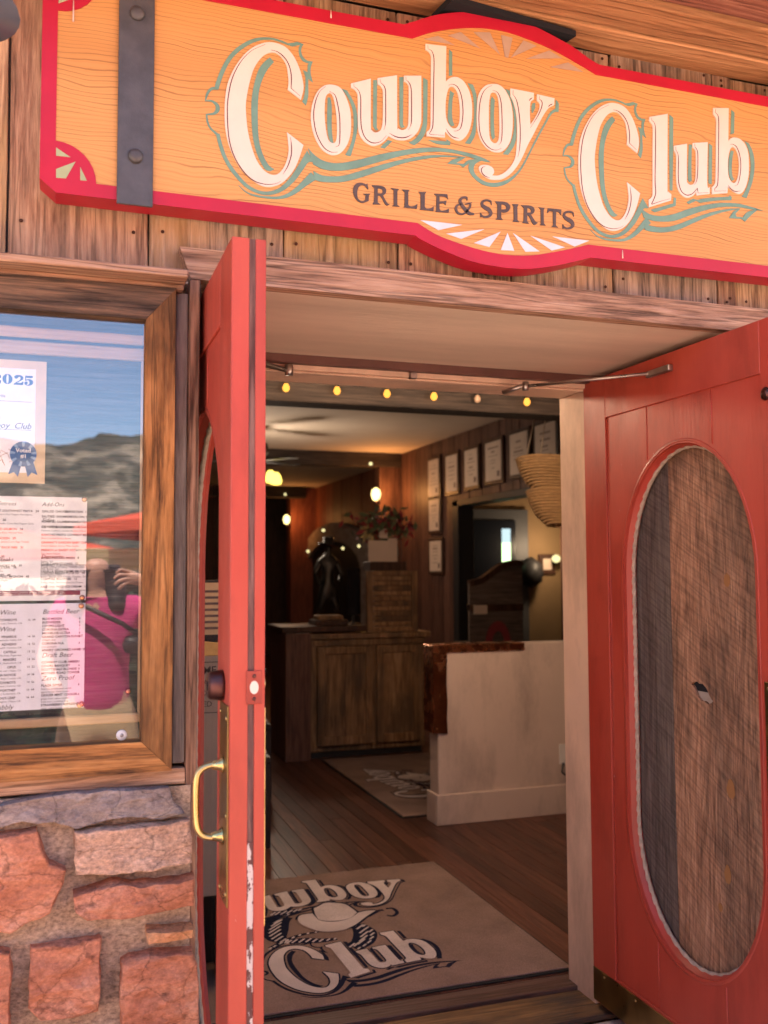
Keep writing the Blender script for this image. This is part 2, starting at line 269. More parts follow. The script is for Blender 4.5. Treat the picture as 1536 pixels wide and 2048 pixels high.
def clean(loop):
    out = []
    for p in loop:
        if not out or (abs(p[0] - out[-1][0]) + abs(p[1] - out[-1][1])) > 1e-5:
            out.append(p)
    if len(out) > 2 and abs(out[0][0] - out[-1][0]) + abs(out[0][1] - out[-1][1]) < 1e-5:
        out.pop()
    return out


def prism(name, groups, f, d0, d1, mat, parent=None):
    """groups: list of [outer, hole...] 2-D loops; f(a, b, d) -> world point; front cap at d0, back at d1."""
    V, F = [], []
    for loops in groups:
        loops = [clean(l) for l in loops]
        flat = [p for l in loops for p in l]
        base = len(V)
        n = len(flat)
        tris = tessellate_polygon([[Vector((p[0], p[1], 0)) for p in l] for l in loops])
        V += [f(p[0], p[1], d0) for p in flat]
        V += [f(p[0], p[1], d1) for p in flat]
        # sign of winding for the front cap
        for t in tris:
            F.append([base + t[0], base + t[1], base + t[2]])
            F.append([base + n + t[2], base + n + t[1], base + n + t[0]])
        s = 0
        for l in loops:
            m = len(l)
            for i in range(m):
                a, b = base + s + i, base + s + (i + 1) % m
                F.append([a, b, b + n, a + n])
            s += m
    o = make(name, V, F, mat, parent)
    bm = bmesh.new()
    bm.from_mesh(o.data)
    bmesh.ops.recalc_face_normals(bm, faces=bm.faces[:])
    bm.to_mesh(o.data)
    bm.free()
    return o


def XZ(a, b, d):
    return (a, d, b)


def tube_verts(path, radii, n=10, close_ends=True, twist=None):
    V, F = [], []
    m = len(path)
    path = [Vector(p) for p in path]
    up = Vector((0, 0, 1))
    t0 = (path[1] - path[0]).normalized()
    if abs(t0.dot(up)) > 0.9:
        up = Vector((1, 0, 0))
    nrm = (up - t0 * up.dot(t0)).normalized()
    for i, p in enumerate(path):
        t = (path[min(i + 1, m - 1)] - path[max(i - 1, 0)]).normalized()
        nrm = (nrm - t * nrm.dot(t)).normalized()
        bn = t.cross(nrm)
        r = radii[i] if isinstance(radii, (list, tuple)) else radii
        for k in range(n):
            a = 2 * pi * k / n
            rr = r if twist is None else r * (1 + 0.13 * cos(3 * a - twist * i))
            V.append(p + nrm * cos(a) * rr + bn * sin(a) * rr)
    for i in range(m - 1):
        for k in range(n):
            a, b = i * n + k, i * n + (k + 1) % n
            F.append([a, b, b + n, a + n])
    if close_ends:
        F.append(list(range(n))[::-1])
        F.append([(m - 1) * n + k for k in range(n)])
    return V, F


def tube(name, path, radii, mat, parent=None, n=10, smooth=True, twist=None):
    V, F = tube_verts(path, radii, n, True, twist)
    return make(name, V, F, mat, parent, smooth)


def lathe(name, prof, c, mat, parent=None, n=20, axis='Z', smooth=True):
    """prof: (radius, height) pairs spun about an axis through c."""
    V, F = [], []
    for r, h in prof:
        for k in range(n):
            a = 2 * pi * k / n
            if axis == 'Z':
                q = (c[0] + r * cos(a), c[1] + r * sin(a), c[2] + h)
            elif axis == 'Y':
                q = (c[0] + r * cos(a), c[1] + h, c[2] + r * sin(a))
            else:
                q = (c[0] + h, c[1] + r * cos(a), c[2] + r * sin(a))
            V.append(q)
    for i in range(len(prof) - 1):
        for k in range(n):
            a, b = i * n + k, i * n + (k + 1) % n
            F.append([a, b, b + n, a + n])
    F.append(list(range(n)))
    F.append([(len(prof) - 1) * n + k for k in range(n)][::-1])
    o = make(name, V, F, mat, parent, smooth)
    bm = bmesh.new()
    bm.from_mesh(o.data)
    bmesh.ops.recalc_face_normals(bm, faces=bm.faces[:])
    bm.to_mesh(o.data)
    bm.free()
    return o


def copy_tree(o, delta, parent=None):
    c = o.copy()
    WPOS[c] = WPOS[o] + Vector(delta)
    col.objects.link(c)
    if parent is not None:
        c.parent = parent
        c.matrix_parent_inverse.identity()
    else:
        c.location = WPOS[c]
    for ch in list(o.children):
        copy_tree(ch, delta, c)
    return c


_fontcache = {}


def text_geo(s, size, shear=0.0, bold=0.0):
    """Outline mesh of a line of text, built with Blender's own typeface: verts (x, y) and faces."""
    key = (s, round(size, 5), shear, bold)
    if key in _fontcache:
        return _fontcache[key]
    cu = bpy.data.curves.new("type", 'FONT')
    cu.body = s
    cu.size = size
    cu.shear = shear
    cu.offset = bold
    cu.resolution_u = 2
    cu.fill_mode = 'FRONT'
    ob = bpy.data.objects.new("type", cu)
    me = bpy.data.meshes.new_from_object(ob)
    V = [(v.co.x, v.co.y) for v in me.vertices]
    F = [list(p.vertices) for p in me.polygons]
    bpy.data.objects.remove(ob)
    bpy.data.meshes.remove(me)
    bpy.data.curves.remove(cu)
    _fontcache[key] = (V, F)
    return V, F


def print_lines(name, lines, f, mat, parent):
    """lines: (text, x, z, size, shear, bold, align) printed through f(x, z) -> world."""
    V, F = [], []
    for (s, x, z, size, shear, bold, al) in lines:
        v, fc = text_geo(s, size, shear, bold)
        if not v:
            continue
        w = max(p[0] for p in v)
        dx = {'L': 0, 'R': -w, 'C': -w / 2}[al]
        b = len(V)
        V += [f(x + p[0] + dx, z + p[1]) for p in v]
        F += [[b + i for i in q] for q in fc]
    return make(name, V, F, mat, parent)


# ---------------------------------------------------------------- materials
def newmat(name):
    m = bpy.data.materials.new(name)
    m.use_nodes = True
    nt = m.node_tree
    nt.nodes.clear()
    out = nt.nodes.new('ShaderNodeOutputMaterial')
    b = nt.nodes.new('ShaderNodeBsdfPrincipled')
    nt.links.new(b.outputs[0], out.inputs[0])
    return m, nt, b


def N(nt, t, **k):
    n = nt.nodes.new('ShaderNode' + t)
    for a, v in k.items():
        if a in n.inputs.keys():
            n.inputs[a].default_value = v
        else:
            setattr(n, a, v)
    return n


def ramp(nt, stops, interp='LINEAR'):
    r = nt.nodes.new('ShaderNodeValToRGB')
    r.color_ramp.interpolation = interp
    e = r.color_ramp.elements
    while len(e) > 1:
        e.remove(e[-1])
    e[0].position = stops[0][0]
    e[0].color = (*stops[0][1], 1) if len(stops[0][1]) == 3 else stops[0][1]
    for p, c in stops[1:]:
        x = e.new(p)
        x.color = (*c, 1)
    return r


def g3(v):
    return (v, v, v)


def coords(nt, scale, rnd=True):
    tc = N(nt, 'TexCoord')
    src = tc.outputs['Object']
    if rnd:
        oi = N(nt, 'ObjectInfo')
        mul = N(nt, 'VectorMath', operation='MULTIPLY')
        cmb = N(nt, 'CombineXYZ')
        for i in range(3):
            nt.links.new(oi.outputs['Random'], cmb.inputs[i])
        nt.links.new(cmb.outputs[0], mul.inputs[0])
        mul.inputs[1].default_value = (37.0, 71.0, 53.0)
        add = N(nt, 'VectorMath', operation='ADD')
        nt.links.new(src, add.inputs[0])
        nt.links.new(mul.outputs[0], add.inputs[1])
        src = add.outputs[0]
    mp = N(nt, 'Mapping')
    mp.inputs['Scale'].default_value = scale
    nt.links.new(src, mp.inputs[0])
    return mp.outputs[0]


def mix(nt, a, b, fac, mode='MIX'):
    m = nt.nodes.new('ShaderNodeMix')
    m.data_type = 'RGBA'
    m.blend_type = mode
    for s, v in ((m.inputs['Factor'], fac), (m.inputs['A'], a), (m.inputs['B'], b)):
        if hasattr(v, 'is_output') or isinstance(v, bpy.types.NodeSocket):
            nt.links.new(v, s)
        elif isinstance(v, (int, float)):
            s.default_value = v
        else:
            s.default_value = (*v, 1)
    return m.outputs['Result']


def bump(nt, b, h, strength, dist=0.01):
    n = N(nt, 'Bump')
    n.inputs['Strength'].default_value = strength
    n.inputs['Distance'].default_value = dist
    nt.links.new(h, n.inputs['Height'])
    nt.links.new(n.outputs[0], b.inputs['Normal'])


def wood(name, dark, mid, light, axis=2, ring=9.0, fine=125.0, vary=0.25, rough=0.75, bmp=0.35,
         patch=None, knots=False, contrast=1.0, stretch=0.06, saw=None, ringamp=0.24, splits=0.0):
    """Sawn board: long streaks along one axis, growth rings, optional knots and weather patches."""
    m, nt, b = newmat(name)
    sc = [1.0, 1.0, 1.0]
    sc[axis] = stretch
    v = coords(nt, sc)
    warp = N(nt, 'TexNoise', Scale=5.0, Detail=2.0)
    nt.links.new(v, warp.inputs['Vector'])
    wsub = N(nt, 'VectorMath', operation='SCALE')
    nt.links.new(warp.outputs['Color'], wsub.inputs[0])
    wsub.inputs['Scale'].default_value = 0.10
    vv = N(nt, 'VectorMath', operation='ADD')
    nt.links.new(v, vv.inputs[0])
    nt.links.new(wsub.outputs[0], vv.inputs[1])
    v2 = vv.outputs[0]
    if knots:
        # pull the grain round knot centres
        kv = [1.0, 1.0, 1.0]
        kv[axis] = 0.55
        kc = coords(nt, kv)
        vor = N(nt, 'TexVoronoi', Scale=2.3)
        nt.links.new(kc, vor.inputs['Vector'])
        kr = ramp(nt, [(0.0, g3(1)), (0.05, g3(0.6)), (0.16, g3(0.12)), (0.3, g3(0))])
        nt.links.new(vor.outputs['Distance'], kr.inputs[0])
        ks = N(nt, 'VectorMath', operation='SCALE')
        nt.links.new(kr.outputs[0], ks.inputs[0])
        ks.inputs['Scale'].default_value = 0.10
        kadd = N(nt, 'VectorMath', operation='ADD')
        nt.links.new(v2, kadd.inputs[0])
        nt.links.new(ks.outputs[0], kadd.inputs[1])
        v2 = kadd.outputs[0]
    rings = N(nt, 'TexNoise', Scale=ring, Detail=4.0, Roughness=0.55)
    nt.links.new(v2, rings.inputs['Vector'])
    sn = N(nt, 'Math', operation='MULTIPLY')
    nt.links.new(rings.outputs[0], sn.inputs[0])
    sn.inputs[1].default_value = 62.0
    sn2 = N(nt, 'Math', operation='SINE')
    nt.links.new(sn.outputs[0], sn2.inputs[0])
    sn3 = N(nt, 'Math', operation='MULTIPLY_ADD')
    nt.links.new(sn2.outputs[0], sn3.inputs[0])
    sn3.inputs[1].default_value = 0.5
    sn3.inputs[2].default_value = 0.5
    fib = N(nt, 'TexNoise', Scale=fine, Detail=5.0, Roughness=0.7)
    nt.links.new(v2, fib.inputs['Vector'])
    big = N(nt, 'TexNoise', Scale=2.6, Detail=3.0)
    nt.links.new(v2, big.inputs['Vector'])
    midn = N(nt, 'TexNoise', Scale=55.0, Detail=4.0, Roughness=0.6)
    nt.links.new(v2, midn.inputs['Vector'])
    a1 = N(nt, 'Math', operation='MULTIPLY_ADD')
    nt.links.new(sn3.outputs[0], a1.inputs[0])
    a1.inputs[1].default_value = ringamp * contrast
    a1.inputs[2].default_value = 0.5 - (1.25 + ringamp / 2) * contrast
    a2 = N(nt, 'Math', operation='MULTIPLY_ADD')
    nt.links.new(fib.outputs[0], a2.inputs[0])
    a2.inputs[1].default_value = 1.15 * contrast
    nt.links.new(a1.outputs[0], a2.inputs[2])
    a3 = N(nt, 'Math', operation='MULTIPLY_ADD')
    nt.links.new(big.outputs[0], a3.inputs[0])
    a3.inputs[1].default_value = 0.55 * contrast
    a4 = N(nt, 'Math', operation='MULTIPLY_ADD')
    nt.links.new(midn.outputs[0], a4.inputs[0])
    a4.inputs[1].default_value = 0.80 * contrast
    nt.links.new(a2.outputs[0], a4.inputs[2])
    nt.links.new(a4.outputs[0], a3.inputs[2])
    cr = ramp(nt, [(0.10, dark), (0.48, mid), (0.92, light)])
    nt.links.new(a3.outputs[0], cr.inputs[0])
    c = cr.outputs[0]
    if patch:
        pn = N(nt, 'TexNoise', Scale=4.0, Detail=5.0, Roughness=0.65)
        sc2 = [1.0, 1.0, 1.0]
        sc2[axis] = 0.35
        nt.links.new(coords(nt, sc2), pn.inputs['Vector'])
        pr = ramp(nt, [(0.46, g3(0)), (0.62, g3(1))])
        nt.links.new(pn.outputs[0], pr.inputs[0])
        pm = N(nt, 'Math', operation='MULTIPLY')
        nt.links.new(pr.outputs[0], pm.inputs[0])
        pm.inputs[1].default_value = patch[1]
        c = mix(nt, c, patch[0], pm.outputs[0])
    if knots:
        kr2 = ramp(nt, [(0.0, (0.05, 0.03, 0.02)), (0.035, (0.3, 0.22, 0.16)), (0.06, g3(1))])
        nt.links.new(vor.outputs['Distance'], kr2.inputs[0])
        c = mix(nt, c, kr2.outputs[0], 0.85, 'MULTIPLY')
    if saw:
        # saw-blade scratches: long thin slanting streaks, irregular
        mpw = N(nt, 'Mapping')
        mpw.vector_type = 'TEXTURE'
        mpw.inputs['Rotation'].default_value = (radians(saw[1]), 0, 0)
        mpw.inputs['Scale'].default_value = (1.0, 1.0 / 5.0, 1.0 / saw[0])
        tcw = N(nt, 'TexCoord')
        nt.links.new(tcw.outputs['Object'], mpw.inputs[0])
        wv = N(nt, 'TexNoise', Scale=1.0, Detail=3.0, Roughness=0.6)
        nt.links.new(mpw.outputs[0], wv.inputs['Vector'])
        rw_ = ramp(nt, [(0.38, g3(0.45)), (0.55, g3(1.1))])
        nt.links.new(wv.outputs[0], rw_.inputs[0])
        c = mix(nt, c, rw_.outputs[0], saw[2], 'MULTIPLY')
    if splits:
        sc3 = [1.0, 1.0, 1.0]
        sc3[axis] = 0.035
        sp = N(nt, 'TexNoise', Scale=24.0, Detail=3.0, Roughness=0.55)
        nt.links.new(coords(nt, sc3), sp.inputs['Vector'])
        rs = ramp(nt, [(0.478, g3(1)), (0.497, g3(0.16)), (0.503, g3(0.16)), (0.522, g3(1))])
        nt.links.new(sp.outputs[0], rs.inputs[0])
        c = mix(nt, c, rs.outputs[0], splits, 'MULTIPLY')
    oi = N(nt, 'ObjectInfo')
    mr = N(nt, 'MapRange')
    mr.inputs['To Min'].default_value = 1 - vary
    mr.inputs['To Max'].default_value = 1 + vary
    nt.links.new(oi.outputs['Random'], mr.inputs[0])
    hs = N(nt, 'HueSaturation')
    nt.links.new(mr.outputs[0], hs.inputs['Value'])
    nt.links.new(c, hs.inputs['Color'])
    nt.links.new(hs.outputs[0], b.inputs['Base Color'])
    b.inputs['Roughness'].default_value = rough
    b.inputs['Specular IOR Level'].default_value = 0.25
    hsum = N(nt, 'Math', operation='MULTIPLY_ADD')
    nt.links.new(sn3.outputs[0], hsum.inputs[0])
    hsum.inputs[1].default_value = 0.35
    nt.links.new(fib.outputs[0], hsum.inputs[2])
    hs2 = N(nt, 'Math', operation='MULTIPLY_ADD')
    nt.links.new(midn.outputs[0], hs2.inputs[0])
    hs2.inputs[1].default_value = 1.2
    nt.links.new(hsum.outputs[0], hs2.inputs[2])
    bump(nt, b, hs2.outputs[0], bmp, 0.005)
    return m


def paint(name, colr, rough=0.45, var=0.12, bmp=0.12, scale=9.0, chips=None, spec=0.4, brush=None, fade=None):
    m, nt, b = newmat(name)
    v = coords(nt, brush or (1, 1, 1))
    n1 = N(nt, 'TexNoise', Scale=scale, Detail=6.0, Roughness=0.6)
    nt.links.new(v, n1.inputs['Vector'])
    lo = tuple(c * (1 - var) for c in colr)
    hi = tuple(min(1, c * (1 + var)) for c in colr)
    cr = ramp(nt, [(0.3, lo), (0.7, hi)])
    nt.links.new(n1.outputs[0], cr.inputs[0])
    c = cr.outputs[0]
    n2 = N(nt, 'TexNoise', Scale=scale * 12, Detail=3.0)
    nt.links.new(v, n2.inputs['Vector'])
    if fade:
        nf = N(nt, 'TexNoise', Scale=2.3, Detail=6.0, Roughness=0.6)
        nt.links.new(coords(nt, (1, 1, 0.5)), nf.inputs['Vector'])
        rf = ramp(nt, [(0.42, g3(0)), (0.72, g3(fade[1]))])
        nt.links.new(nf.outputs[0], rf.inputs[0])
        c = mix(nt, c, fade[0], rf.outputs[0])
        ng = N(nt, 'TexNoise', Scale=3.1, Detail=7.0, Roughness=0.7)
        nt.links.new(coords(nt, (1, 1, 0.35)), ng.inputs['Vector'])
        rg = ramp(nt, [(0.32, g3(0.58)), (0.52, g3(1.0))])
        nt.links.new(ng.outputs[0], rg.inputs[0])
        c = mix(nt, c, rg.outputs[0], 0.8, 'MULTIPLY')
        rr_ = ramp(nt, [(0.3, g3(rough * 0.75)), (0.7, g3(min(1, rough * 1.3)))])
        nt.links.new(nf.outputs[0], rr_.inputs[0])
        fade_rough = rr_.outputs[0]
    if chips:
        cc, thr = chips
        n3 = N(nt, 'TexNoise', Scale=55.0, Detail=4.0, Roughness=0.7)
        nt.links.new(coords(nt, (1, 1, 0.45)), n3.inputs['Vector'])
        r3 = ramp(nt, [(thr, g3(0)), (thr + 0.02, g3(1))])
        nt.links.new(n3.outputs[0], r3.inputs[0])
        c = mix(nt, c, cc, r3.outputs[0])
    nt.links.new(c, b.inputs['Base Color'])
    b.inputs['Roughness'].default_value = rough
    if fade:
        nt.links.new(fade_rough, b.inputs['Roughness'])
    b.inputs['Specular IOR Level'].default_value = spec
    bump(nt, b, n2.outputs[0], bmp, 0.003)
    return m


def metal(name, colr, rough=0.3, var=0.25, scale=14.0):
    m, nt, b = newmat(name)
    n1 = N(nt, 'TexNoise', Scale=scale, Detail=5.0)
    nt.links.new(coords(nt, (1, 1, 1)), n1.inputs['Vector'])
    cr = ramp(nt, [(0.3, tuple(c * (1 - var) for c in colr)), (0.7, tuple(min(1, c * (1 + var)) for c in colr))])
    nt.links.new(n1.outputs[0], cr.inputs[0])
    nt.links.new(cr.outputs[0], b.inputs['Base Color'])
    b.inputs['Metallic'].default_value = 1.0
    rr = ramp(nt, [(0.3, g3(rough * 0.7)), (0.7, g3(min(1, rough * 1.4)))])
    nt.links.new(n1.outputs[0], rr.inputs[0])
    nt.links.new(rr.outputs[0], b.inputs['Roughness'])
    return m


def plain(name, colr, rough=0.6, spec=0.3):
    m, nt, b = newmat(name)
    n1 = N(nt, 'TexNoise', Scale=30.0, Detail=3.0)
    nt.links.new(coords(nt, (1, 1, 1)), n1.inputs['Vector'])
    cr = ramp(nt, [(0.3, tuple(c * 0.93 for c in colr)), (0.7, tuple(min(1, c * 1.05) for c in colr))])
    nt.links.new(n1.outputs[0], cr.inputs[0])
    nt.links.new(cr.outputs[0], b.inputs['Base Color'])
    b.inputs['Roughness'].default_value = rough
    b.inputs['Specular IOR Level'].default_value = spec
    return m


def stone_mat(name, dark, mid, light, speck=0.4, crack=0.75):
    m, nt, b = newmat(name)
    v = coords(nt, (1, 1, 1.6))
    n1 = N(nt, 'TexNoise', Scale=7.0, Detail=8.0, Roughness=0.65, Distortion=0.4)
    n2 = N(nt, 'TexNoise', Scale=90.0, Detail=4.0, Roughness=0.7)
    n3 = N(nt, 'TexNoise', Scale=22.0, Detail=5.0, Roughness=0.6)
    for n in (n1, n2, n3):
        nt.links.new(v, n.inputs['Vector'])
    cr = ramp(nt, [(0.28, dark), (0.5, mid), (0.74, light)])
    nt.links.new(n1.outputs[0], cr.inputs[0])
    r2 = ramp(nt, [(0.3, g3(1 - speck)), (0.7, g3(1 + speck * 0.3))])
    nt.links.new(n2.outputs[0], r2.inputs[0])
    c = mix(nt, cr.outputs[0], r2.outputs[0], 1.0, 'MULTIPLY')
    r3 = ramp(nt, [(0.32, (0.42, 0.4, 0.42)), (0.42, g3(1))])
    nt.links.new(n3.outputs[0], r3.inputs[0])
    c = mix(nt, c, r3.outputs[0], 0.6, 'MULTIPLY')
    vw = N(nt, 'VectorMath', operation='ADD')
    vs_ = N(nt, 'VectorMath', operation='SCALE')
    nt.links.new(n3.outputs['Color'], vs_.inputs[0])
    vs_.inputs['Scale'].default_value = 0.05
    nt.links.new(v, vw.inputs[0])
    nt.links.new(vs_.outputs[0], vw.inputs[1])
    vo = N(nt, 'TexVoronoi', Scale=7.0)
    vo.feature = 'DISTANCE_TO_EDGE'
    nt.links.new(vw.outputs[0], vo.inputs['Vector'])
    rc = ramp(nt, [(0.0, g3(0.45)), (0.022, g3(1))])
    nt.links.new(vo.outputs['Distance'], rc.inputs[0])
    c = mix(nt, c, rc.outputs[0], crack, 'MULTIPLY')
    nt.links.new(c, b.inputs['Base Color'])
    b.inputs['Roughness'].default_value = 0.92
    b.inputs['Specular IOR Level'].default_value = 0.15
    ad = N(nt, 'Math', operation='MULTIPLY_ADD')
    nt.links.new(n2.outputs[0], ad.inputs[0])
    ad.inputs[1].default_value = 0.35
    nt.links.new(n3.outputs[0], ad.inputs[2])
    bump(nt, b, ad.outputs[0], 0.9, 0.010)
    return m


def glow(name, colr, strength):
    m = bpy.data.materials.new(name)
    m.use_nodes = True
    nt = m.node_tree
    nt.nodes.clear()
    out = nt.nodes.new('ShaderNodeOutputMaterial')
    e = nt.nodes.new('ShaderNodeEmission')
    e.inputs[0].default_value = (*colr, 1)
    e.inputs[1].default_value = strength
    nt.links.new(e.outputs[0], out.inputs[0])
    return m


def pane_mat(name, refl, tint=(1, 1, 1), rough=0.0):
    m = bpy.data.materials.new(name)
    m.use_nodes = True
    nt = m.node_tree
    nt.nodes.clear()
    out = nt.nodes.new('ShaderNodeOutputMaterial')
    mx = nt.nodes.new('ShaderNodeMixShader')
    tr = nt.nodes.new('ShaderNodeBsdfTransparent')
    gl = nt.nodes.new('ShaderNodeBsdfGlossy')
    tr.inputs[0].default_value = (*tint, 1)
    gl.inputs['Roughness'].default_value = rough
    mx.inputs[0].default_value = refl
    nt.links.new(tr.outputs[0], mx.inputs[1])
    nt.links.new(gl.outputs[0], mx.inputs[2])
    nt.links.new(mx.outputs[0], out.inputs[0])
    return m


def sign_wood(name):
    m, nt, b = newmat(name)
    v = coords(nt, (0.11, 1, 1), rnd=False)
    warp = N(nt, 'TexNoise', Scale=7.0, Detail=2.5, Roughness=0.5)
    nt.links.new(v, warp.inputs['Vector'])
    v3 = coords(nt, (0.9, 1, 2.2), rnd=False)
    warp2 = N(nt, 'TexNoise', Scale=2.6, Detail=2.0)
    nt.links.new(v3, warp2.inputs['Vector'])
    wig = N(nt, 'TexNoise', Scale=16.0, Detail=2.0)
    nt.links.new(coords(nt, (1, 1, 1.4), rnd=False), wig.inputs['Vector'])
    sep = N(nt, 'SeparateXYZ')
    tc = N(nt, 'TexCoord')
    nt.links.new(tc.outputs['Object'], sep.inputs[0])

    def ma(a, k, c):
        q = N(nt, 'Math', operation='MULTIPLY_ADD')
        nt.links.new(a, q.inputs[0])
        q.inputs[1].default_value = k
        if isinstance(c, (int, float)):
            q.inputs[2].default_value = c
        else:
            nt.links.new(c, q.inputs[2])
        return q.outputs[0]
    h = ma(sep.outputs['Z'], 1.0, 0.0)
    h = ma(warp.outputs[0], 0.11, h)
    h = ma(warp2.outputs[0], 0.075, h)
    h = ma(wig.outputs[0], 0.006, h)
    sl = ma(sep.outputs['X'], 0.02, h)
    ph = ma(sl, 590.0, 0.0)
    s1 = N(nt, 'Math', operation='SINE')
    nt.links.new(ph, s1.inputs[0])
    ph2 = ma(sl, 1130.0, 1.3)
    s2 = N(nt, 'Math', operation='SINE')
    nt.links.new(ph2, s2.inputs[0])
    l1 = ramp(nt, [(0.86, g3(0)), (0.97, g3(1))])
    q1 = ma(s1.outputs[0], 0.5, 0.5)
    nt.links.new(q1, l1.inputs[0])
    l2 = ramp(nt, [(0.72, g3(0)), (0.98, g3(1))])
    q2 = ma(s2.outputs[0], 0.5, 0.5)
    nt.links.new(q2, l2.inputs[0])
    brk = N(nt, 'TexNoise', Scale=11.0, Detail=3.0)
    nt.links.new(coords(nt, (0.25, 1, 2), rnd=False), brk.inputs['Vector'])
    bk = ramp(nt, [(0.36, g3(0.3)), (0.62, g3(1))])
    nt.links.new(brk.outputs[0], bk.inputs[0])
    f1 = N(nt, 'Math', operation='MULTIPLY')
    nt.links.new(l1.outputs[0], f1.inputs[0])
    nt.links.new(bk.outputs[0], f1.inputs[1])
    f1b = N(nt, 'Math', operation='MULTIPLY')
    nt.links.new(f1.outputs[0], f1b.inputs[0])
    f1b.inputs[1].default_value = 0.6
    f2 = N(nt, 'Math', operation='MULTIPLY')
    nt.links.new(l2.outputs[0], f2.inputs[0])
    f2.inputs[1].default_value = 0.22
    base = N(nt, 'TexNoise', Scale=5.0, Detail=4.0)
    nt.links.new(v, base.inputs['Vector'])
    cb = ramp(nt, [(0.3, (0.54, 0.255, 0.078)), (0.7, (0.64, 0.33, 0.115))])
    nt.links.new(base.outputs[0], cb.inputs[0])
    c = mix(nt, cb.outputs[0], (0.45, 0.18, 0.04), f2.outputs[0])
    c = mix(nt, c, (0.20, 0.085, 0.03), f1b.outputs[0])
    nt.links.new(c, b.inputs['Base Color'])
    b.inputs['Roughness'].default_value = 0.5
    b.inputs['Specular IOR Level'].default_value = 0.3
    inv = ma(f1b.outputs[0], -1.0, 1.0)
    bump(nt, b, inv, 0.25, 0.002)
    return m


M = {}
M['siding'] = wood('weathered_siding', (0.069, 0.041, 0.028), (0.310, 0.190, 0.115), (0.598, 0.425, 0.265), 2, vary=0.2,
                   patch=((0.50, 0.33, 0.13), 0.5), bmp=0.7, splits=0.5)
M['siding2'] = wood('reddish_siding', (0.069, 0.034, 0.023), (0.299, 0.167, 0.106), (0.552, 0.356, 0.230), 2, vary=0.2,
                    patch=((0.40, 0.27, 0.18), 0.6), bmp=0.7, splits=0.5)
M['siding3'] = wood('greyed_siding', (0.067, 0.050, 0.040), (0.280, 0.202, 0.151), (0.526, 0.403, 0.302), 2, vary=0.2,
                    patch=((0.44, 0.25, 0.10), 0.55), bmp=0.7, splits=0.5)
M['trim'] = wood('brown_trim_wood', (0.112, 0.058, 0.036), (0.381, 0.218, 0.140), (0.616, 0.403, 0.280), 0, vary=0.12, bmp=0.6, splits=0.6)
M['trimv'] = wood('brown_trim_wood_upright', (0.115, 0.055, 0.034), (0.322, 0.172, 0.109), (0.517, 0.310, 0.207), 2, vary=0.12, bmp=0.6, splits=0.6)
M['greyv'] = wood('grey_trim_wood_upright', (0.060, 0.048, 0.041), (0.156, 0.120, 0.102), (0.288, 0.228, 0.192), 2, vary=0.1, bmp=0.5)
M['case'] = wood('stained_case_wood', (0.063, 0.027, 0.012), (0.393, 0.165, 0.051), (0.661, 0.314, 0.110), 0, ring=6, vary=0.08,
                 knots=True, patch=((0.045, 0.022, 0.012), 0.7), contrast=1.1, bmp=0.7, stretch=0.07, splits=0.55)
M['casetop'] = wood('dark_case_wood', (0.031, 0.020, 0.014), (0.125, 0.075, 0.048), (0.300, 0.163, 0.094), 0, ring=6, vary=0.05,
                    knots=True, patch=((0.05, 0.034, 0.024), 0.6), contrast=1.1, bmp=0.7, stretch=0.07, splits=0.6)  # darker wood for the top frame board
M['casev'] = wood('stained_case_wood_upright', (0.065, 0.028, 0.013), (0.442, 0.188, 0.057), (0.703, 0.326, 0.114), 2, ring=6, vary=0.08,
                  knots=True, patch=((0.05, 0.025, 0.013), 0.75), contrast=1.1, bmp=0.7, stretch=0.07, splits=0.55)
M['pine'] = wood('pale_pine', (0.3, 0.17, 0.09), (0.5, 0.31, 0.17), (0.62, 0.42, 0.26), 0, vary=0.06, contrast=0.7, bmp=0.2)
M['pinev'] = wood('pale_pine_upright', (0.3, 0.17, 0.09), (0.5, 0.31, 0.17), (0.62, 0.42, 0.26), 2, vary=0.06, contrast=0.7, bmp=0.2)
M['back'] = wood('grey_case_back', (0.03, 0.026, 0.024), (0.07, 0.06, 0.055), (0.12, 0.105, 0.095), 0, vary=0.05)
M['signface'] = sign_wood('painted_sign_grain')
M['signred'] = paint('sign_red_paint', (0.43, 0.010, 0.032), 0.38, 0.08, 0.08)
M['cream'] = paint('cream_letter_paint', (0.73, 0.60, 0.51), 0.5, 0.04, 0.1, scale=16)
M['maroon'] = plain('maroon_pinstripe', (0.09, 0.02, 0.025))
M['teal'] = paint('teal_shadow_paint', (0.15, 0.275, 0.215), 0.5, 0.14, 0.1, scale=20)
M['charcoal'] = paint('charcoal_letter_paint', (0.083, 0.057, 0.050), 0.5, 0.2, 0.1, scale=30)
M['raylow'] = plain('pale_ray_paint', (0.64, 0.61, 0.66))
M['raytop'] = plain('taupe_ray_paint', (0.42, 0.29, 0.21))
M['raycorner'] = plain('sage_ray_paint', (0.36, 0.41, 0.24))
M['iron'] = paint('dark_iron', (0.069, 0.065, 0.069), 0.42, 0.25, 0.2, scale=22, spec=0.5)
M['door'] = paint('red_door_paint', (0.42, 0.056, 0.034), 0.45, 0.10, 0.16, scale=7, brush=(1, 1, 0.16), fade=((0.50, 0.10, 0.062), 0.55), chips=((0.62, 0.40, 0.36), 0.73))
M['seam'] = wood('bare_door_seam', (0.03, 0.012, 0.012), (0.10, 0.045, 0.04), (0.24, 0.13, 0.11), 2, vary=0.0)
M['seamwhite'] = paint('worn_white_paint', (0.62, 0.55, 0.52), 0.6, 0.1, 0.3, chips=((0.12, 0.045, 0.04), 0.47))
M['beige'] = paint('beige_paint', (0.743, 0.535, 0.394), 0.55, 0.06, 0.15, scale=4, fade=((0.56, 0.42, 0.32), 0.25))
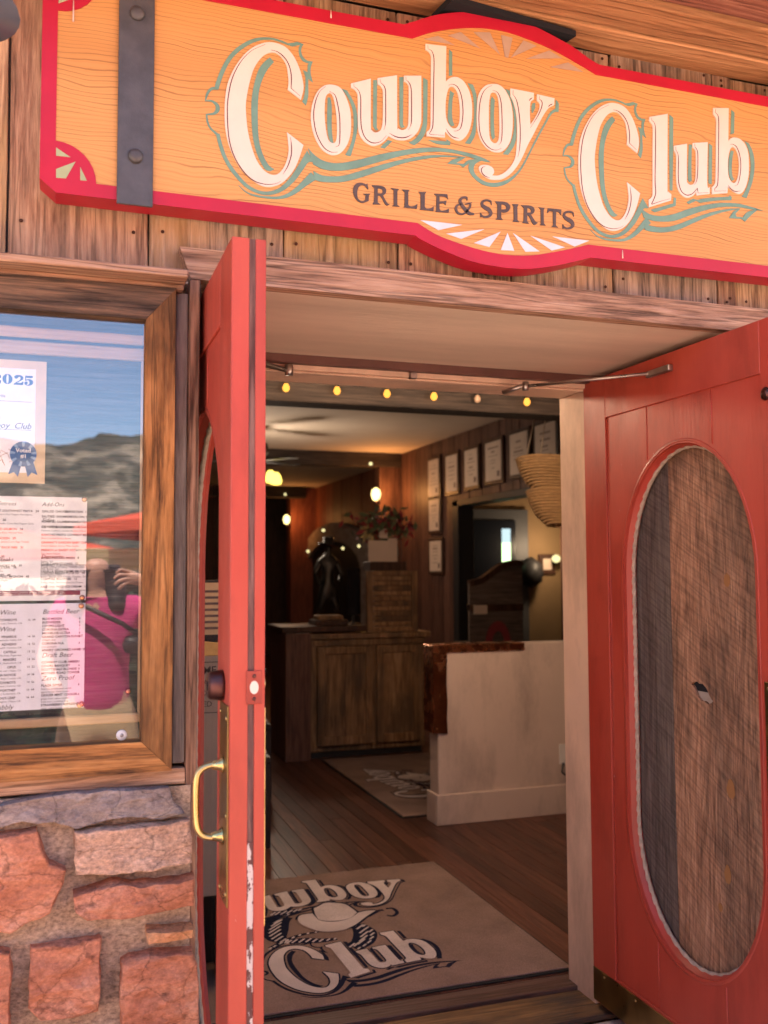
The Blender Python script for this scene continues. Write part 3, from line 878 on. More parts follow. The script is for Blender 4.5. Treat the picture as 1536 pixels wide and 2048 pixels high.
M['soffit'] = paint('taupe_plywood_paint', (0.637, 0.505, 0.390), 0.65, 0.16, 0.6, scale=5, brush=(0.15, 1, 1))
M['stop'] = paint('dark_maroon_trim', (0.12, 0.055, 0.045), 0.5, 0.2, 0.2)
M['brass'] = metal('aged_brass', (0.60, 0.45, 0.20), 0.3)
M['brassdark'] = metal('tarnished_brass', (0.28, 0.19, 0.075), 0.36)
M['bronze'] = metal('dark_bronze', (0.11, 0.05, 0.045), 0.4)
M['steel'] = metal('worn_steel', (0.42, 0.38, 0.35), 0.35)
M['copper'] = metal('copper_sheet', (0.85, 0.38, 0.2), 0.25)
M['rope'] = paint('hemp_rope', (0.46, 0.36, 0.27), 0.9, 0.25, 0.6, scale=60)
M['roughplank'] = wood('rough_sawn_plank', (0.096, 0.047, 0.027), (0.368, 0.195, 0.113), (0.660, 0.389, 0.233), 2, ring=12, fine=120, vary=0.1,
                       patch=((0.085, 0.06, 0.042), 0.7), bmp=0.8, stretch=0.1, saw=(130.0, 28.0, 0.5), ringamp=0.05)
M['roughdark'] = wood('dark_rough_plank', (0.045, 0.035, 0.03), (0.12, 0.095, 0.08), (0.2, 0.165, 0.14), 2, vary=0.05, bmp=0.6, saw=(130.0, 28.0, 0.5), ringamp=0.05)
M['knot'] = plain('orange_knot', (0.30, 0.14, 0.05), 0.8)
M['redstone'] = stone_mat('red_sandstone', (0.396, 0.138, 0.077), (0.594, 0.237, 0.138), (0.748, 0.385, 0.253))
M['tanstone'] = stone_mat('tan_sandstone', (0.420, 0.221, 0.137), (0.651, 0.389, 0.263), (0.777, 0.525, 0.389), 0.55)
M['palestone'] = stone_mat('orange_sandstone', (0.525, 0.210, 0.095), (0.693, 0.326, 0.158), (0.756, 0.441, 0.252))
M['greystone'] = stone_mat('grey_capstone', (0.198, 0.143, 0.132), (0.363, 0.281, 0.248), (0.528, 0.429, 0.385))
M['mortar'] = stone_mat('brown_mortar', (0.38, 0.255, 0.18), (0.50, 0.355, 0.26), (0.60, 0.45, 0.345), 0.6, 0.0)
M['wall'] = plain('wall_core', (0.16, 0.12, 0.1), 0.9)
M['black'] = plain('black_felt', (0.012, 0.012, 0.016), 0.9)
M['paper'] = plain('white_paper', (0.88, 0.84, 0.80), 0.7)
M['papercool'] = plain('white_glossy_paper', (0.88, 0.85, 0.87), 0.5)
M['papertan'] = paint('tan_certificate_border', (0.72, 0.52, 0.30), 0.7, 0.12, 0.05, scale=12)
M['ink'] = plain('dark_red_ink', (0.05, 0.02, 0.025))
M['inkblue'] = plain('blue_ink', (0.03, 0.10, 0.30))
M['inkred'] = plain('maroon_band_ink', (0.25, 0.03, 0.06))
M['pane'] = pane_mat('case_glazing', 0.125)
M['thin'] = pane_mat('door_glass', 0.05, (0.93, 0.95, 0.94))
M['rubber'] = plain('white_plastic', (0.72, 0.7, 0.68), 0.4)

# ================================================================ ground and building shell
ground_mat = paint('pale_plaza_paving', (0.50, 0.355, 0.265), 0.85, 0.12, 0.3, scale=1.2, spec=0.2)
g = make('ground', [(-900, -1500, -0.15), (900, -1500, -0.15), (900, 60, -0.15), (-900, 60, -0.15)], [[0, 1, 2, 3]], ground_mat)
tag(g, 'pale pinkish paved ground in front of the building', 'ground', kind='structure')

facade = empty('wooden_facade', (0.5, 0.05, -0.15), 'weathered vertical plank wall behind the big sign and around the doorway', 'wall')
for (x0, x1, z0, z1) in ((-5.0, 0.225, -0.15, 2.88), (0.225, 1.83, 2.17, 2.88), (1.83, 6.5, -0.15, 2.88)):
    box('wall_core', x0, x1, 0.022, 0.12, z0, z1, M['wall'], facade, bev=0)
seams = [-2.6, -2.35, -2.08, -1.86, -1.6, -1.38, -1.1, -0.88, -0.62, -0.40, -0.12, 0.186, 0.505, 0.80, 1.01, 1.12, 1.43, 1.77, 1.836,
         1.98, 2.2, 2.45, 2.7, 3.0, 3.22, 3.5]
for a, b in zip(seams[:-1], seams[1:]):
    z0 = 2.145
    if a < -0.75:
        z0 = 0.985
    if a > 1.8:
        z0 = -0.12
    dy = random.uniform(-0.005, 0.004)
    box('siding_plank', a + 0.0022, b - 0.0022, dy, 0.02, z0, 2.885, M[random.choice(['siding', 'siding', 'siding2', 'siding3'])], facade, bev=0.0025, wob=0.0022, cuts=9)

M['nail'] = metal('rusty_nail', (0.10, 0.05, 0.035), 0.6)
for a, b in zip(seams[:-1], seams[1:]):
    if a < -0.7 or a > 2.3:
        continue
    for zz in (2.235, 2.86):
        for xx in (a + 0.028, b - 0.03):
            lathe('nail', [(0.0042, 0.0), (0.0042, -0.0015), (0.002, -0.002)], (xx + random.uniform(-.006, .006), -0.0052, zz + random.uniform(-.02, .015)), M['nail'], facade, 8, 'Y')

# eave: boards of the roof overhang seen from below
eave = empty('roof_eave', (0.5, -0.3, 2.88), 'brown plank underside of the roof overhang above the sign', 'roof')
M['eaveA'] = wood('rough_eave_board', (0.16, 0.07, 0.03), (0.40, 0.19, 0.085), (0.54, 0.29, 0.14), 0, vary=0.12, bmp=0.8, fine=45, contrast=0.75)
M['eaveB'] = wood('reddish_eave_board', (0.08, 0.027, 0.02), (0.25, 0.09, 0.06), (0.38, 0.17, 0.11), 0, vary=0.15, bmp=0.6)
for (y0, y1, dz, mk) in ((-0.104, -0.002, 0.0, 'eaveA'), (-0.236, -0.110, 0.004, 'eaveA'), (-0.345, -0.240, 0.010, 'eaveB'),
                         (-0.415, -0.350, 0.0, 'eaveA'), (-0.49, -0.420, 0.012, 'eaveB')):
    box('eave_board', -3.2, 5.2, y0, y1, 2.885 + dz, 2.915, M[mk], eave, bev=0.004, wob=0.006, cuts=30, axis=0)
box('fascia', -3.2, 5.2, -0.53, -0.492, 2.86, 3.06, M['trim'], eave, bev=0.003)
box('roof_deck', -6.0, 9.0, -0.49, 15.5, 2.93, 3.05, M['wall'], eave, bev=0)
prism('dark_flashing', [[[(0.885, -0.030), (1.26, -0.030), (1.275, -0.085), (0.90, -0.125)]]], lambda a, b, d: (a, b, d), 2.862, 2.878, M['black'], eave)

# ================================================================ stone wall under the menu case
stonewall = empty('stone_wall', (-0.6, 0.0, -0.15), 'red sandstone block wall with brown mortar below the menu case', 'wall')


def stone(poly, yf, mat):
    n0 = len(poly)
    pts = []
    for i in range(n0):
        a, b = Vector(poly[i]), Vector(poly[(i + 1) % n0])
        k = max(1, int((b - a).length / 0.009))
        for j in range(k):
            pts.append(a.lerp(b, j / k))
    c = sum(pts, Vector((0, 0))) / len(pts)
    sd = Vector((random.random() * 50, random.random() * 50, 3))
    rings = [(1.0, -0.015), (1.0, yf + 0.030), (1.0, yf + 0.010), (0.99, yf + 0.003), (0.96, yf), (0.9, yf), (0.82, yf), (0.73, yf), (0.64, yf), (0.55, yf), (0.45, yf), (0.35, yf), (0.25, yf), (0.12, yf)]
    V, F = [], []
    n = len(pts)
    size = max((p - c).length for p in pts)
    for s, y in rings:
        for p in pts:
            off = (p - c)
            L = off.length
            q = c + off * (1 - (1 - s) * (1.0 if s < 0.9 else min(1.0, 0.12 / max(L, 1e-3))))
            w = Vector((q.x * 14, y * 14, q.y * 14)) + sd
            d = noise.fractal(w, 1.0, 2.1, 4) * 0.009 + (abs(noise.noise(Vector((w.x * 0.5, w.y, w.z * 1.6)))) - 0.2) * 0.012 + noise.noise(w * 0.35) * 0.008
            jx = noise.noise(w * 2.3 + Vector((9, 0, 0))) * 0.004
            jz = noise.noise(w * 2.3 + Vector((0, 9, 0))) * 0.004
            if s >= 0.999:
                jx += noise.noise(w * 4 + Vector((3, 3, 0))) * 0.003
            V.append((q.x + jx, y + (d if y < -0.05 else 0), q.y + jz))
    for i in range(len(rings) - 1):
        for k in range(n):
            a, b = i * n + k, i * n + (k + 1) % n
            F.append([a, a + n, b + n, b])
    cw = Vector((c.x * 14, yf * 14, c.y * 14)) + sd
    V.append((c.x, yf + noise.fractal(cw, 1.0, 2.1, 4) * 0.011, c.y))
    m = len(V) - 1
    for k in range(n):
        F.append([(len(rings) - 1) * n + k, m, (len(rings) - 1) * n + (k + 1) % n])
    o = make('stone', V, F, mat, stonewall, smooth=False)
    return o


SM_ = {'cap': 'greystone', 'tan': 'tanstone', 'red': 'redstone', 'pale': 'palestone'}
for kind, yf, s in STONES:
    stone([(p[0][0], p[0][1]) for p in parse(s)], yf, M[SM_[kind]])
# the wall runs on to the left and down to the ground
rows = [(0.78, 0.97, 0.0), (0.55, 0.74, 0.1), (0.33, 0.51, 0.0), (0.10, 0.29, 0.13), (-0.14, 0.06, 0.05)]
for (z0, z1, sh) in rows:
    x = -2.5 + sh
    while x < -0.28:
        w = random.uniform(0.18, 0.4)
        x1 = min(x + w, -0.235)
        if x1 - x > 0.1:
            j = lambda: random.uniform(-0.018, 0.018)
            stone([(x + j(), z1 + j()), ((x + x1) / 2, z1 + j()), (x1 + j(), z1 + j()), (x1 + j(), (z0 + z1) / 2), (x1 + j(), z0 + j()),
                   ((x + x1) / 2, z0 + j()), (x + j(), z0 + j()), (x + j(), (z0 + z1) / 2)][::-1], -0.1 + j() * 0.5, M[random.choice(['redstone', 'redstone', 'tanstone'])])
        x = x1 + 0.035
for (z0, z1) in ((0.10, 0.30), (-0.13, 0.06)):
    for x0, x1 in ((-0.2, 0.02), (0.06, 0.29)):
        j = lambda: random.uniform(-0.015, 0.015)
        stone([(x0 + j(), z0 + j()), (x1, z0 + j()), (x1, z1 + j()), (x0 + j(), z1 + j())], -0.1, M['redstone'])
mv, mf = [], []
nx, nz = 150, 68
for i in range(nz + 1):
    for k in range(nx + 1):
        x = -2.55 + 2.835 * k / nx
        z = -0.15 + 1.13 * i / nz
        d = noise.fractal(Vector((x * 30, z * 30, 1)), 1.0, 2.0, 4) * 0.006 + noise.noise(Vector((x * 6, z * 6, 4))) * 0.008
        mv.append((x, -0.058 + d, z))
for i in range(nz):
    for k in range(nx):
        a = i * (nx + 1) + k
        mf.append([a, a + 1, a + nx + 2, a + nx + 1])
make('mortar', mv, mf, M['mortar'], stonewall, smooth=True)
box('mortar_core', -2.55, 0.283, -0.024, 0.02, -0.15, 0.975, M['mortar'], stonewall, bev=0)

# ================================================================ door frame and recess
frame = empty('door_frame', (1.0, 0.4, 0.0), 'weathered plank lintel with painted soffit and beige jambs round the doorway', 'door frame')
prism('lintel', [[[(0.252, 2.197), (1.99, 2.192), (1.99, 2.122), (0.63, 2.122), (0.278, 2.124)]]], XZ, -0.046, -0.006, M['trim'], frame)
box('lintel_backing', 0.27, 1.99, -0.004, 0.03, 2.128, 2.18, M['wall'], frame, bev=0)
box('soffit_board', 0.225, 1.83, -0.004, 0.625, 2.124, 2.14, M['soffit'], frame, bev=0)
box('door_stop', 0.24, 1.80, 0.626, 0.658, 2.098, 2.16, M['stop'], frame, bev=0.003)
box('header', 0.24, 1.80, 0.66, 0.86, 2.084, 2.17, M['beige'], frame, bev=0.003)
box('header_lip', 0.31, 1.735, 0.675, 0.70, 2.077, 2.0835, M['beige'], frame, bev=0.002)
box('jamb', 1.742, 1.83, 0.682, 0.862, -0.02, 2.083, M['beige'], frame, bev=0.003)
box('jamb', 0.225, 0.298, 0.682, 0.862, -0.02, 2.083, M['beige'], frame, bev=0.003)
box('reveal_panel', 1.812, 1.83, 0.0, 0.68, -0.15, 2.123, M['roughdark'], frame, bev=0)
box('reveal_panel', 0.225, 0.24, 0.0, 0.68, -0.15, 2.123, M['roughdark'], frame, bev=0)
box('strike_plate', 1.065, 1.11, 0.655, 0.659, 2.10, 2.112, M['bronze'], frame, bev=0.001)
box('strike_latch', 1.075, 1.10, 0.648, 0.668, 2.078, 2.098, M['steel'], frame, bev=0.002)
M['thresh'] = wood('worn_threshold_wood', (0.03, 0.018, 0.012), (0.16, 0.085, 0.035), (0.32, 0.18, 0.075), 0, vary=0.05, rough=0.5,
                   patch=((0.025, 0.024, 0.028), 0.95), contrast=0.9)
M['concrete'] = paint('pale_concrete', (0.5, 0.4, 0.33), 0.85, 0.1, 0.3, scale=5)
M['sillwood'] = wood('dark_sill_wood', (0.02, 0.012, 0.01), (0.07, 0.035, 0.025), (0.14, 0.08, 0.06), 0, vary=0.05, rough=0.4)
box('threshold', 0.24, 1.83, 0.80, 0.902, -0.02, 0.0, M['sillwood'], frame, bev=0.003)
box('threshold', 0.24, 1.83, 0.60, 0.797, -0.03, -0.012, M['thresh'], frame, bev=0.004)
box('door_step', 0.0, 2.1, -0.25, 0.598, -0.15, -0.03, M['concrete'], frame, bev=0.006)
box('casing_post', 0.2735, 0.2985, -0.052, 0.02, -0.15, 2.121, M['trimv'], frame, bev=0.002, wob=0.002, cuts=12)

# ================================================================ the sign
sign = empty('hanging_sign', (1.06, -0.09, 2.27), 'large red-bordered wooden sign with cream Cowboy Club lettering', 'sign')
_outer = [(-0.052, 2.300, 1), (-0.018, 2.272, 1), (0.814, 2.270, 1), (0.833, 2.260, 0), (0.893, 2.239, 0), (0.965, 2.221, 0), (1.036, 2.215, 0),
          (1.086, 2.215, 0), (1.136, 2.220, 0), (1.187, 2.231, 0), (1.238, 2.245, 0), (1.303, 2.266, 1), (2.138, 2.270, 1), (2.172, 2.300, 1),
          (2.172, 2.767, 1), (2.138, 2.795, 1), (1.342, 2.793, 1), (1.311, 2.804, 0), (1.259, 2.829, 0), (1.199, 2.849, 0), (1.141, 2.865, 0),
          (1.083, 2.874, 0), (1.032, 2.874, 0), (0.976, 2.867, 0), (0.926, 2.857, 0), (0.872, 2.840, 0), (0.825, 2.818, 0), (0.788, 2.800, 1),
          (-0.018, 2.795, 1), (-0.052, 2.767, 1)]
_q = [(0.085 * cos(a), 0.085 * sin(a)) for a in [pi / 2 * i / 8 for i in range(9)]]
_inner = [(-0.020 + b, 2.302 + a) for a, b in [(0.085 * cos(t), 0.085 * sin(t)) for t in [pi / 2 * i / 8 for i in range(9)]]]
inner = [(x, z) for x, z in _inner]
inner += [(0.820, 2.302)]
inner += [(p[0], p[1]) for p in smooth_pts([((0.820, 2.302), True), ((0.866, 2.280), False), ((0.912, 2.267), False), ((0.979, 2.254), False),
          ((1.037, 2.248), False), ((1.087, 2.249), False), ((1.137, 2.255), False), ((1.187, 2.267), False), ((1.238, 2.281), False), ((1.297, 2.300), True)], False)[1:]]
inner += [(2.140 - 0.085 * cos(t), 2.302 + 0.085 * sin(t)) for t in [pi / 2 * i / 8 for i in range(9)]]
inner += [(2.140 - 0.085 * sin(t), 2.765 - 0.085 * cos(t)) for t in [pi / 2 * i / 8 for i in range(9)]]
inner += [(p[0], p[1]) for p in smooth_pts([((1.330, 2.764), True), ((1.288, 2.780), False), ((1.213, 2.806), False), ((1.14, 2.823), False), ((1.067, 2.833), False),
          ((0.997, 2.830), False), ((0.926, 2.815), False), ((0.858, 2.792), False), ((0.810, 2.768), True)], False)]
inner += [(-0.020 + 0.085 * cos(t), 2.765 - 0.085 * sin(t)) for t in [pi / 2 * i / 8 for i in range(9)]]
outer = [(p[0], p[1]) for p in smooth_pts([((x, z), bool(c)) for x, z, c in _outer])]
prism('sign_board', [[outer]], XZ, -0.086, -0.024, M['signred'], sign)
prism('sign_face', [[inner]], XZ, -0.0885, -0.0855, M['signface'], sign)
prism('border', [[outer, inner]], XZ, -0.0905, -0.0858, M['signred'], sign)
SX, SZ = 1.10, 2.50


def sg(s, closed=True):
    return [(p[0] + SX, p[1] + SZ) + tuple(p[2:]) for p in smooth_pts(parse(s), closed)]


def shift(l, dx, dz):
    return [(p[0] + dx, p[1] + dz) + tuple(p[2:]) for p in l]


def letter(gname, dx=0.0, dz=0.0, label=None):
    gl = GLYPHS[gname]
    face = [[shift(sg(s), dx, dz) for s in gl['face']]]
    L = prism('letter', face, XZ, -0.0918, -0.088, M['cream'], sign)
    if label:
        L["label"] = label
    lines = [[ribbon(shift(sg(s, False), dx, dz), 0.0021, True)] for s in gl['line']]
    prism('pinstripe', lines, XZ, -0.0924, -0.0917, M['maroon'], L)
    tl = [[shift(sg(s), dx, dz)] for s in gl['teal']]
    for s in gl.get('rib', []):
        tl.append([ribbon(shift(sg(s, False), dx, dz))])
    for i, t in enumerate(tl):
        prism('painted_shadow', [t], XZ, -0.0896 - 0.00006 * i, -0.088, M['teal'], L)
    return L


letter('C', label='cream capital C of Cowboy')
letter('o1')
letter('w')
letter('b1')
letter('o2')
letter('y', label='cream letter y with a curled tail')
letter('C', 0.926, 0.001, label='cream capital C of Club')
letter('l')
letter('u')
letter('b2')
for k in ('sw1', 'sw2'):
    for s in GLYPHS[k]['teal']:
        prism('flourish', [[sg(s)]], XZ, -0.0902, -0.088, M['teal'], sign)
for k, v in SMALL.items():
    prism('small_letter', [[sg(s) for s in v]], XZ, -0.0908, -0.088, M['charcoal'], sign)
for k, v in SMALL_STROKES.items():
    prism('small_letter', [[ribbon(sg(s, False))] for s in v], XZ, -0.0908, -0.088, M['charcoal'], sign)
for lst, mk in ((RAYS_LOW, 'raylow'), (RAYS_TOP, 'raytop')):
    for s in lst:
        prism('sunburst_ray', [[sg(s)]], XZ, -0.0902, -0.088, M[mk], sign)
for s in RAYS_CORNER:
    for (fx, fz) in ((0, 0), (0, 1), (1, 0), (1, 1)):
        pts = [(2.12 - x if fx else x, 5.067 - z if fz else z) for x, z in sg(s)]
        prism('corner_ray', [[pts]], XZ, -0.0912, -0.088, M['raycorner'], sign)
for x0 in (0.1085, 1.935):
    st = box('iron_strap', x0, x0 + 0.0775, -0.0975, -0.0907, 2.262, 2.86, M['iron'], sign, bev=0.001)
    for zz in (2.372, 2.70):
        lathe('bolt', [(0.0165, 0.0), (0.0165, -0.004), (0.013, -0.0085), (0.006, -0.0105)], (x0 + 0.039, -0.0975, zz), M['iron'], st, 18, 'Y')
# drips of old paint on the border
M['drip'] = plain('dried_drip', (0.7, 0.5, 0.42))
for (x, z, h) in ((0.012, 2.685, 0.05), (0.60, 2.79, 0.02), (1.40, 2.285, 0.022)):
    tube('paint_drip', [(x, -0.0912, z + h / 2), (x, -0.0912, z - h / 2)], [0.0010, 0.0022], M['drip'], sign, 6)

# ================================================================ doors
def oval(yc, zc, hw, hs, he, n=24, off=0.0):
    """Long window outline: straight sides, half-ellipse ends. (y, z) pairs."""
    P = []
    for i in range(n + 1):
        t = pi * i / n
        P.append((yc + (hw + off) * cos(t), zc + hs + (he + off) * sin(t)))
    for i in range(n + 1):
        t = pi + pi * i / n
        P.append((yc + (hw + off) * cos(t), zc - hs + (he + off) * sin(t)))
    return P


def YZ(a, b, d):
    return (d, a, b)


def door_leaf(name, label, xf, y_near, y_hinge, yc):
    th = 0.068
    root = empty(name, (xf + th / 2, y_hinge, 0.0), label, 'door')
    ZC, HW, HS, HE = 1.06, 0.308, 0.38, 0.386
    ov = oval(yc, ZC, HW, HS, HE)
    prism('door_panel', [[[(y_near + 0.001, 0.012), (y_hinge - 0.001, 0.012), (y_hinge - 0.001, 2.103), (y_near + 0.001, 2.103)], ov]], YZ, xf + 0.006, xf + th - 0.006, M['door'], root)
    for xa, xb in ((xf, xf + 0.0062), (xf + th - 0.0062, xf + th)):
        box('stile', xa, xb, y_near, y_near + 0.137, 0.01, 2.104, M['door'], root, bev=0.0015)
        box('stile', xa, xb, y_hinge - 0.137, y_hinge, 0.01, 2.104, M['door'], root, bev=0.0015)
        box('rail', xa, xb, y_near + 0.1372, y_hinge - 0.1372, 1.962, 2.104, M['door'], root, bev=0.0015)
        box('rail', xa, xb, y_near + 0.1372, y_hinge - 0.1372, 0.01, 0.13, M['door'], root, bev=0.0015)
    # moulding round the window, front and back
    for x, sgn_ in ((xf + 0.004, -1), (xf + th - 0.004, 1)):
        ring = oval(yc, ZC, HW, HS, HE, 30, 0.0)
        path = [(x + sgn_ * 0.004, a, b) for a, b in ring]
        V, F = [], []
        n = len(ring)
        prof = [(0.014, -0.008), (0.013, -0.0018), (0.004, -0.0014), (0.0015, -0.005), (0.001, -0.012), (-0.005, -0.014), (-0.006, -0.026), (-0.010, -0.028), (-0.010, -0.031)]
        for i in range(n):
            p = Vector(ring[i])
            t = Vector(ring[(i + 1) % n]) - Vector(ring[i - 1])
            t.normalize()
            nrm = Vector((t.y, -t.x))
            for (u, h) in prof:
                q = p + nrm * u
                V.append((x + sgn_ * h, q.x, q.y))
        m = len(prof)
        for i in range(n):
            for k in range(m - 1):
                a = i * m + k
                b = ((i + 1) % n) * m + k
                F.append([a, b, b + 1, a + 1])
        make('window_moulding', V, F, M['door'], root, smooth=True)
    rp = oval(yc, ZC, HW, HS, HE, 60, -0.009)
    full = []
    for i in range(len(rp)):
        a, b = Vector(rp[i]), Vector(rp[(i + 1) % len(rp)])
        k = max(1, int((b - a).length / 0.006))
        for j in range(k):
            full.append(a.lerp(b, j / k))
    full.append(full[0])
    tube('rope_trim', [(xf + 0.038, p.x, p.y) for p in full], 0.0068, M['rope'], root, 10, True, twist=1.15)
    return root, (ZC, HW, HS, HE)


def bead(parent, xf, y, yc, ZC, HW, HS, HE):
    u = (y - yc) / (HW + 0.02)
    dz = HS + (HE + 0.022) * sqrt(max(0, 1 - u * u)) if abs(u) < 1 else 0
    spans = [(0.131, 1.961)] if abs(u) >= 1 else [(ZC + dz, 1.961), (0.131, ZC - dz)]
    for z0, z1 in spans:
        if z1 - z0 > 0.02:
            tube('bead', [(xf + 0.0065, y, z0), (xf + 0.0065, y, z1)], 0.0024, M['door'], parent, 6)


M['plasterpatch'] = plain('grey_patch', (0.34, 0.29, 0.24), 0.8)
# right leaf: its inside face is towards us
rd, ovr = door_leaf('entrance_door', 'open red door on the right, rope-trimmed oval filled with rough planks', 1.730, -0.348, 0.672, 0.144)
for yy in (0.529, 0.307, -0.005):
    bead(rd, 1.730, yy, 0.144, *ovr)
hole = [(0.128 + 0.050 * cos(t) * (0.85 + 0.2 * sin(2 * t)) + 0.004 * sin(5 * t), 1.093 + 0.025 * sin(t) + 0.013 * cos(t) + 0.003 * cos(7 * t)) for t in [2 * pi * i / 18 for i in range(18)]]
prism('infill_plank', [[[(-0.21, 0.27), (0.264, 0.27), (0.266, 1.0), (0.265, 1.86), (-0.21, 1.86)], hole]], YZ, 1.782, 1.790, M['roughplank'], rd)
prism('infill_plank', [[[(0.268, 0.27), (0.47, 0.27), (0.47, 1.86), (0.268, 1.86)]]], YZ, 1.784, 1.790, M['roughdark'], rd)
box('pale_backing', 1.7905, 1.792, 0.06, 0.2, 1.03, 1.094, M['plasterpatch'], rd, bev=0)
box('dark_backing', 1.7905, 1.792, 0.06, 0.2, 1.0945, 1.15, M['black'], rd, bev=0)
for (ky, kz, ra, rb) in ((0.012, 0.84, 0.017, 0.028), (0.005, 1.42, 0.013, 0.02), (0.035, 0.60, 0.014, 0.026), (0.07, 0.50, 0.009, 0.012)):
    kp = [(ky + ra * cos(2 * pi * i / 16) * random.uniform(.88, 1.1), kz + rb * sin(2 * pi * i / 16) * random.uniform(.88, 1.1)) for i in range(16)]
    prism('knot', [[kp]], YZ, 1.7812, 1.783, M['knot'], rd)
box('kick_plate', 1.7268, 1.7299, -0.335, 0.668, 0.014, 0.121, M['brassdark'], rd, bev=0.0008)
for yy in (0.60, 0.42, 0.2, 0.0, -0.2):
    lathe('screw', [(0.005, 0), (0.004, -0.002)], (1.7267, yy, 0.108), M['brass'], rd, 10, 'X')
box('push_plate', 1.7268, 1.7299, -0.335, -0.197, 0.738, 1.161, M['brassdark'], rd, bev=0.0008)
for yy, zz in ((-0.212, 1.145), (-0.212, 0.755)):
    lathe('screw', [(0.005, 0), (0.004, -0.002)], (1.7267, yy, zz), M['brass'], rd, 10, 'X')
lathe('latch_rose', [(0.017, 0), (0.017, -0.004), (0.010, -0.009), (0.004, -0.011)], (1.7299, -0.232, 1.905), M['bronze'], rd, 18, 'X')
arm = tube('closer_arm', [(1.4025, 0.64, 2.048), (1.46, 0.585, 2.066)], 0.008, M['steel'], rd, 8)
tube('closer_rod', [(1.46, 0.585, 2.062), (1.715, 0.262, 2.056)], 0.0055, M['steel'], rd, 8)
lathe('closer_elbow', [(0.011, -0.014), (0.012, 0), (0.011, 0.014)], (1.46, 0.585, 2.062), M['steel'], rd, 12, 'Z')
box('closer_shoe', 1.712, 1.7297, 0.155, 0.275, 2.044, 2.064, M['steel'], rd, bev=0.003)

# left leaf: swung square to the wall, its edge towards us
ld, ovl = door_leaf('entrance_door', 'open red door seen edge-on with brass pull handle on the left', 0.310, -0.404, 0.612, 0.040)
for yy in (0.475, 0.25, -0.06):
    bead(ld, 0.310, yy, 0.040, *ovl)
prism('glass', [[oval(0.04, 1.06, 0.306, 0.38, 0.384)]], YZ, 0.341, 0.345, M['thin'], ld)
box('edge_board', 0.3105, 0.3445, -0.409, -0.4035, 0.012, 2.1035, M['door'], ld, bev=0.0012, wob=0.0005, cuts=20)
box('edge_board', 0.3570, 0.3775, -0.409, -0.4035, 0.012, 2.1035, M['door'], ld, bev=0.0012, wob=0.0005, cuts=20)
box('edge_seam', 0.3443, 0.3572, -0.4055, -0.400, 0.94, 2.103, M['seam'], ld, bev=0)
box('edge_seam', 0.3443, 0.3572, -0.4055, -0.400, 0.012, 0.939, M['seamwhite'], ld, bev=0)
lp = box('latch_plate', 0.3415, 0.3715, -0.4115, -0.4088, 1.199, 1.262, M['door'], ld, bev=0.0008)
prism('bolt_hole', [[[(0.3563 + 0.0085 * cos(t), 1.2305 + 0.0125 * sin(t)) for t in [2 * pi * i / 18 for i in range(18)]]]], XZ, -0.4122, -0.411, M['cream'], lp)
for zz in (1.252, 1.209):
    lathe('screw', [(0.004, 0), (0.003, -0.0012)], (0.3563, -0.4115, zz), M['bronze'], lp, 10, 'Y')
cy = lathe('lock_cylinder', [(0.030, 0.0), (0.030, -0.006), (0.027, -0.026), (0.022, -0.030)], (0.3102, -0.330, 1.228), M['bronze'], ld, 24, 'X')
box('key_slot', 0.2785, 0.2803, -0.334, -0.330, 1.219, 1.237, M['black'], cy, bev=0)
lathe('thumb_turn', [(0.020, 0.0), (0.020, 0.004), (0.008, 0.006), (0.008, 0.010), (0.011, 0.011), (0.009, 0.016)], (0.3778, -0.330, 1.228), M['brass'], ld, 20, 'X')
pp = box('pull_plate', 0.3072, 0.3100, -0.4035, -0.312, 0.822, 1.196, M['brassdark'], ld, bev=0.0008)
for yy, zz in ((-0.325, 1.178), (-0.392, 1.172), (-0.325, 0.84), (-0.392, 0.845), (-0.392, 0.99)):
    lathe('screw', [(0.005, 0), (0.004, -0.002)], (0.3071, yy, zz), M['brass'], pp, 10, 'X')
hp = [(0.304, -0.352, 1.078), (0.285, -0.352, 1.079), (0.266, -0.352, 1.072), (0.257, -0.352, 1.054), (0.2555, -0.352, 1.01), (0.258, -0.352, 0.966),
      (0.268, -0.352, 0.948), (0.285, -0.352, 0.942), (0.304, -0.352, 0.943)]
hp2 = [tuple(p) for p in smooth_pts([(p, False) for p in hp], False, 4)]
h = tube('pull_handle', hp2, [0.0065] * len(hp2), M['brass'], ld, 12)
for zz in (1.078, 0.943):
    lathe('handle_foot', [(0.017, 0.0), (0.015, -0.003), (0.0105, -0.008), (0.008, -0.02)], (0.3071, -0.352, zz), M['brass'], h, 18, 'X')
box('push_bar', 0.3782, 0.381, -0.40, -0.3, 0.78, 1.19, M['brass'], ld, bev=0.0008)
tube('closer_arm', [(0.655, 0.63, 2.075), (0.43, 0.52, 2.085)], 0.008, M['steel'], ld, 8)
tube('closer_rod', [(0.655, 0.63, 2.075), (0.39, 0.33, 2.060)], 0.006, M['steel'], ld, 8)
lathe('closer_elbow', [(0.013, -0.016), (0.014, 0), (0.013, 0.016)], (0.668, 0.635, 2.075), M['steel'], ld, 12, 'Z')

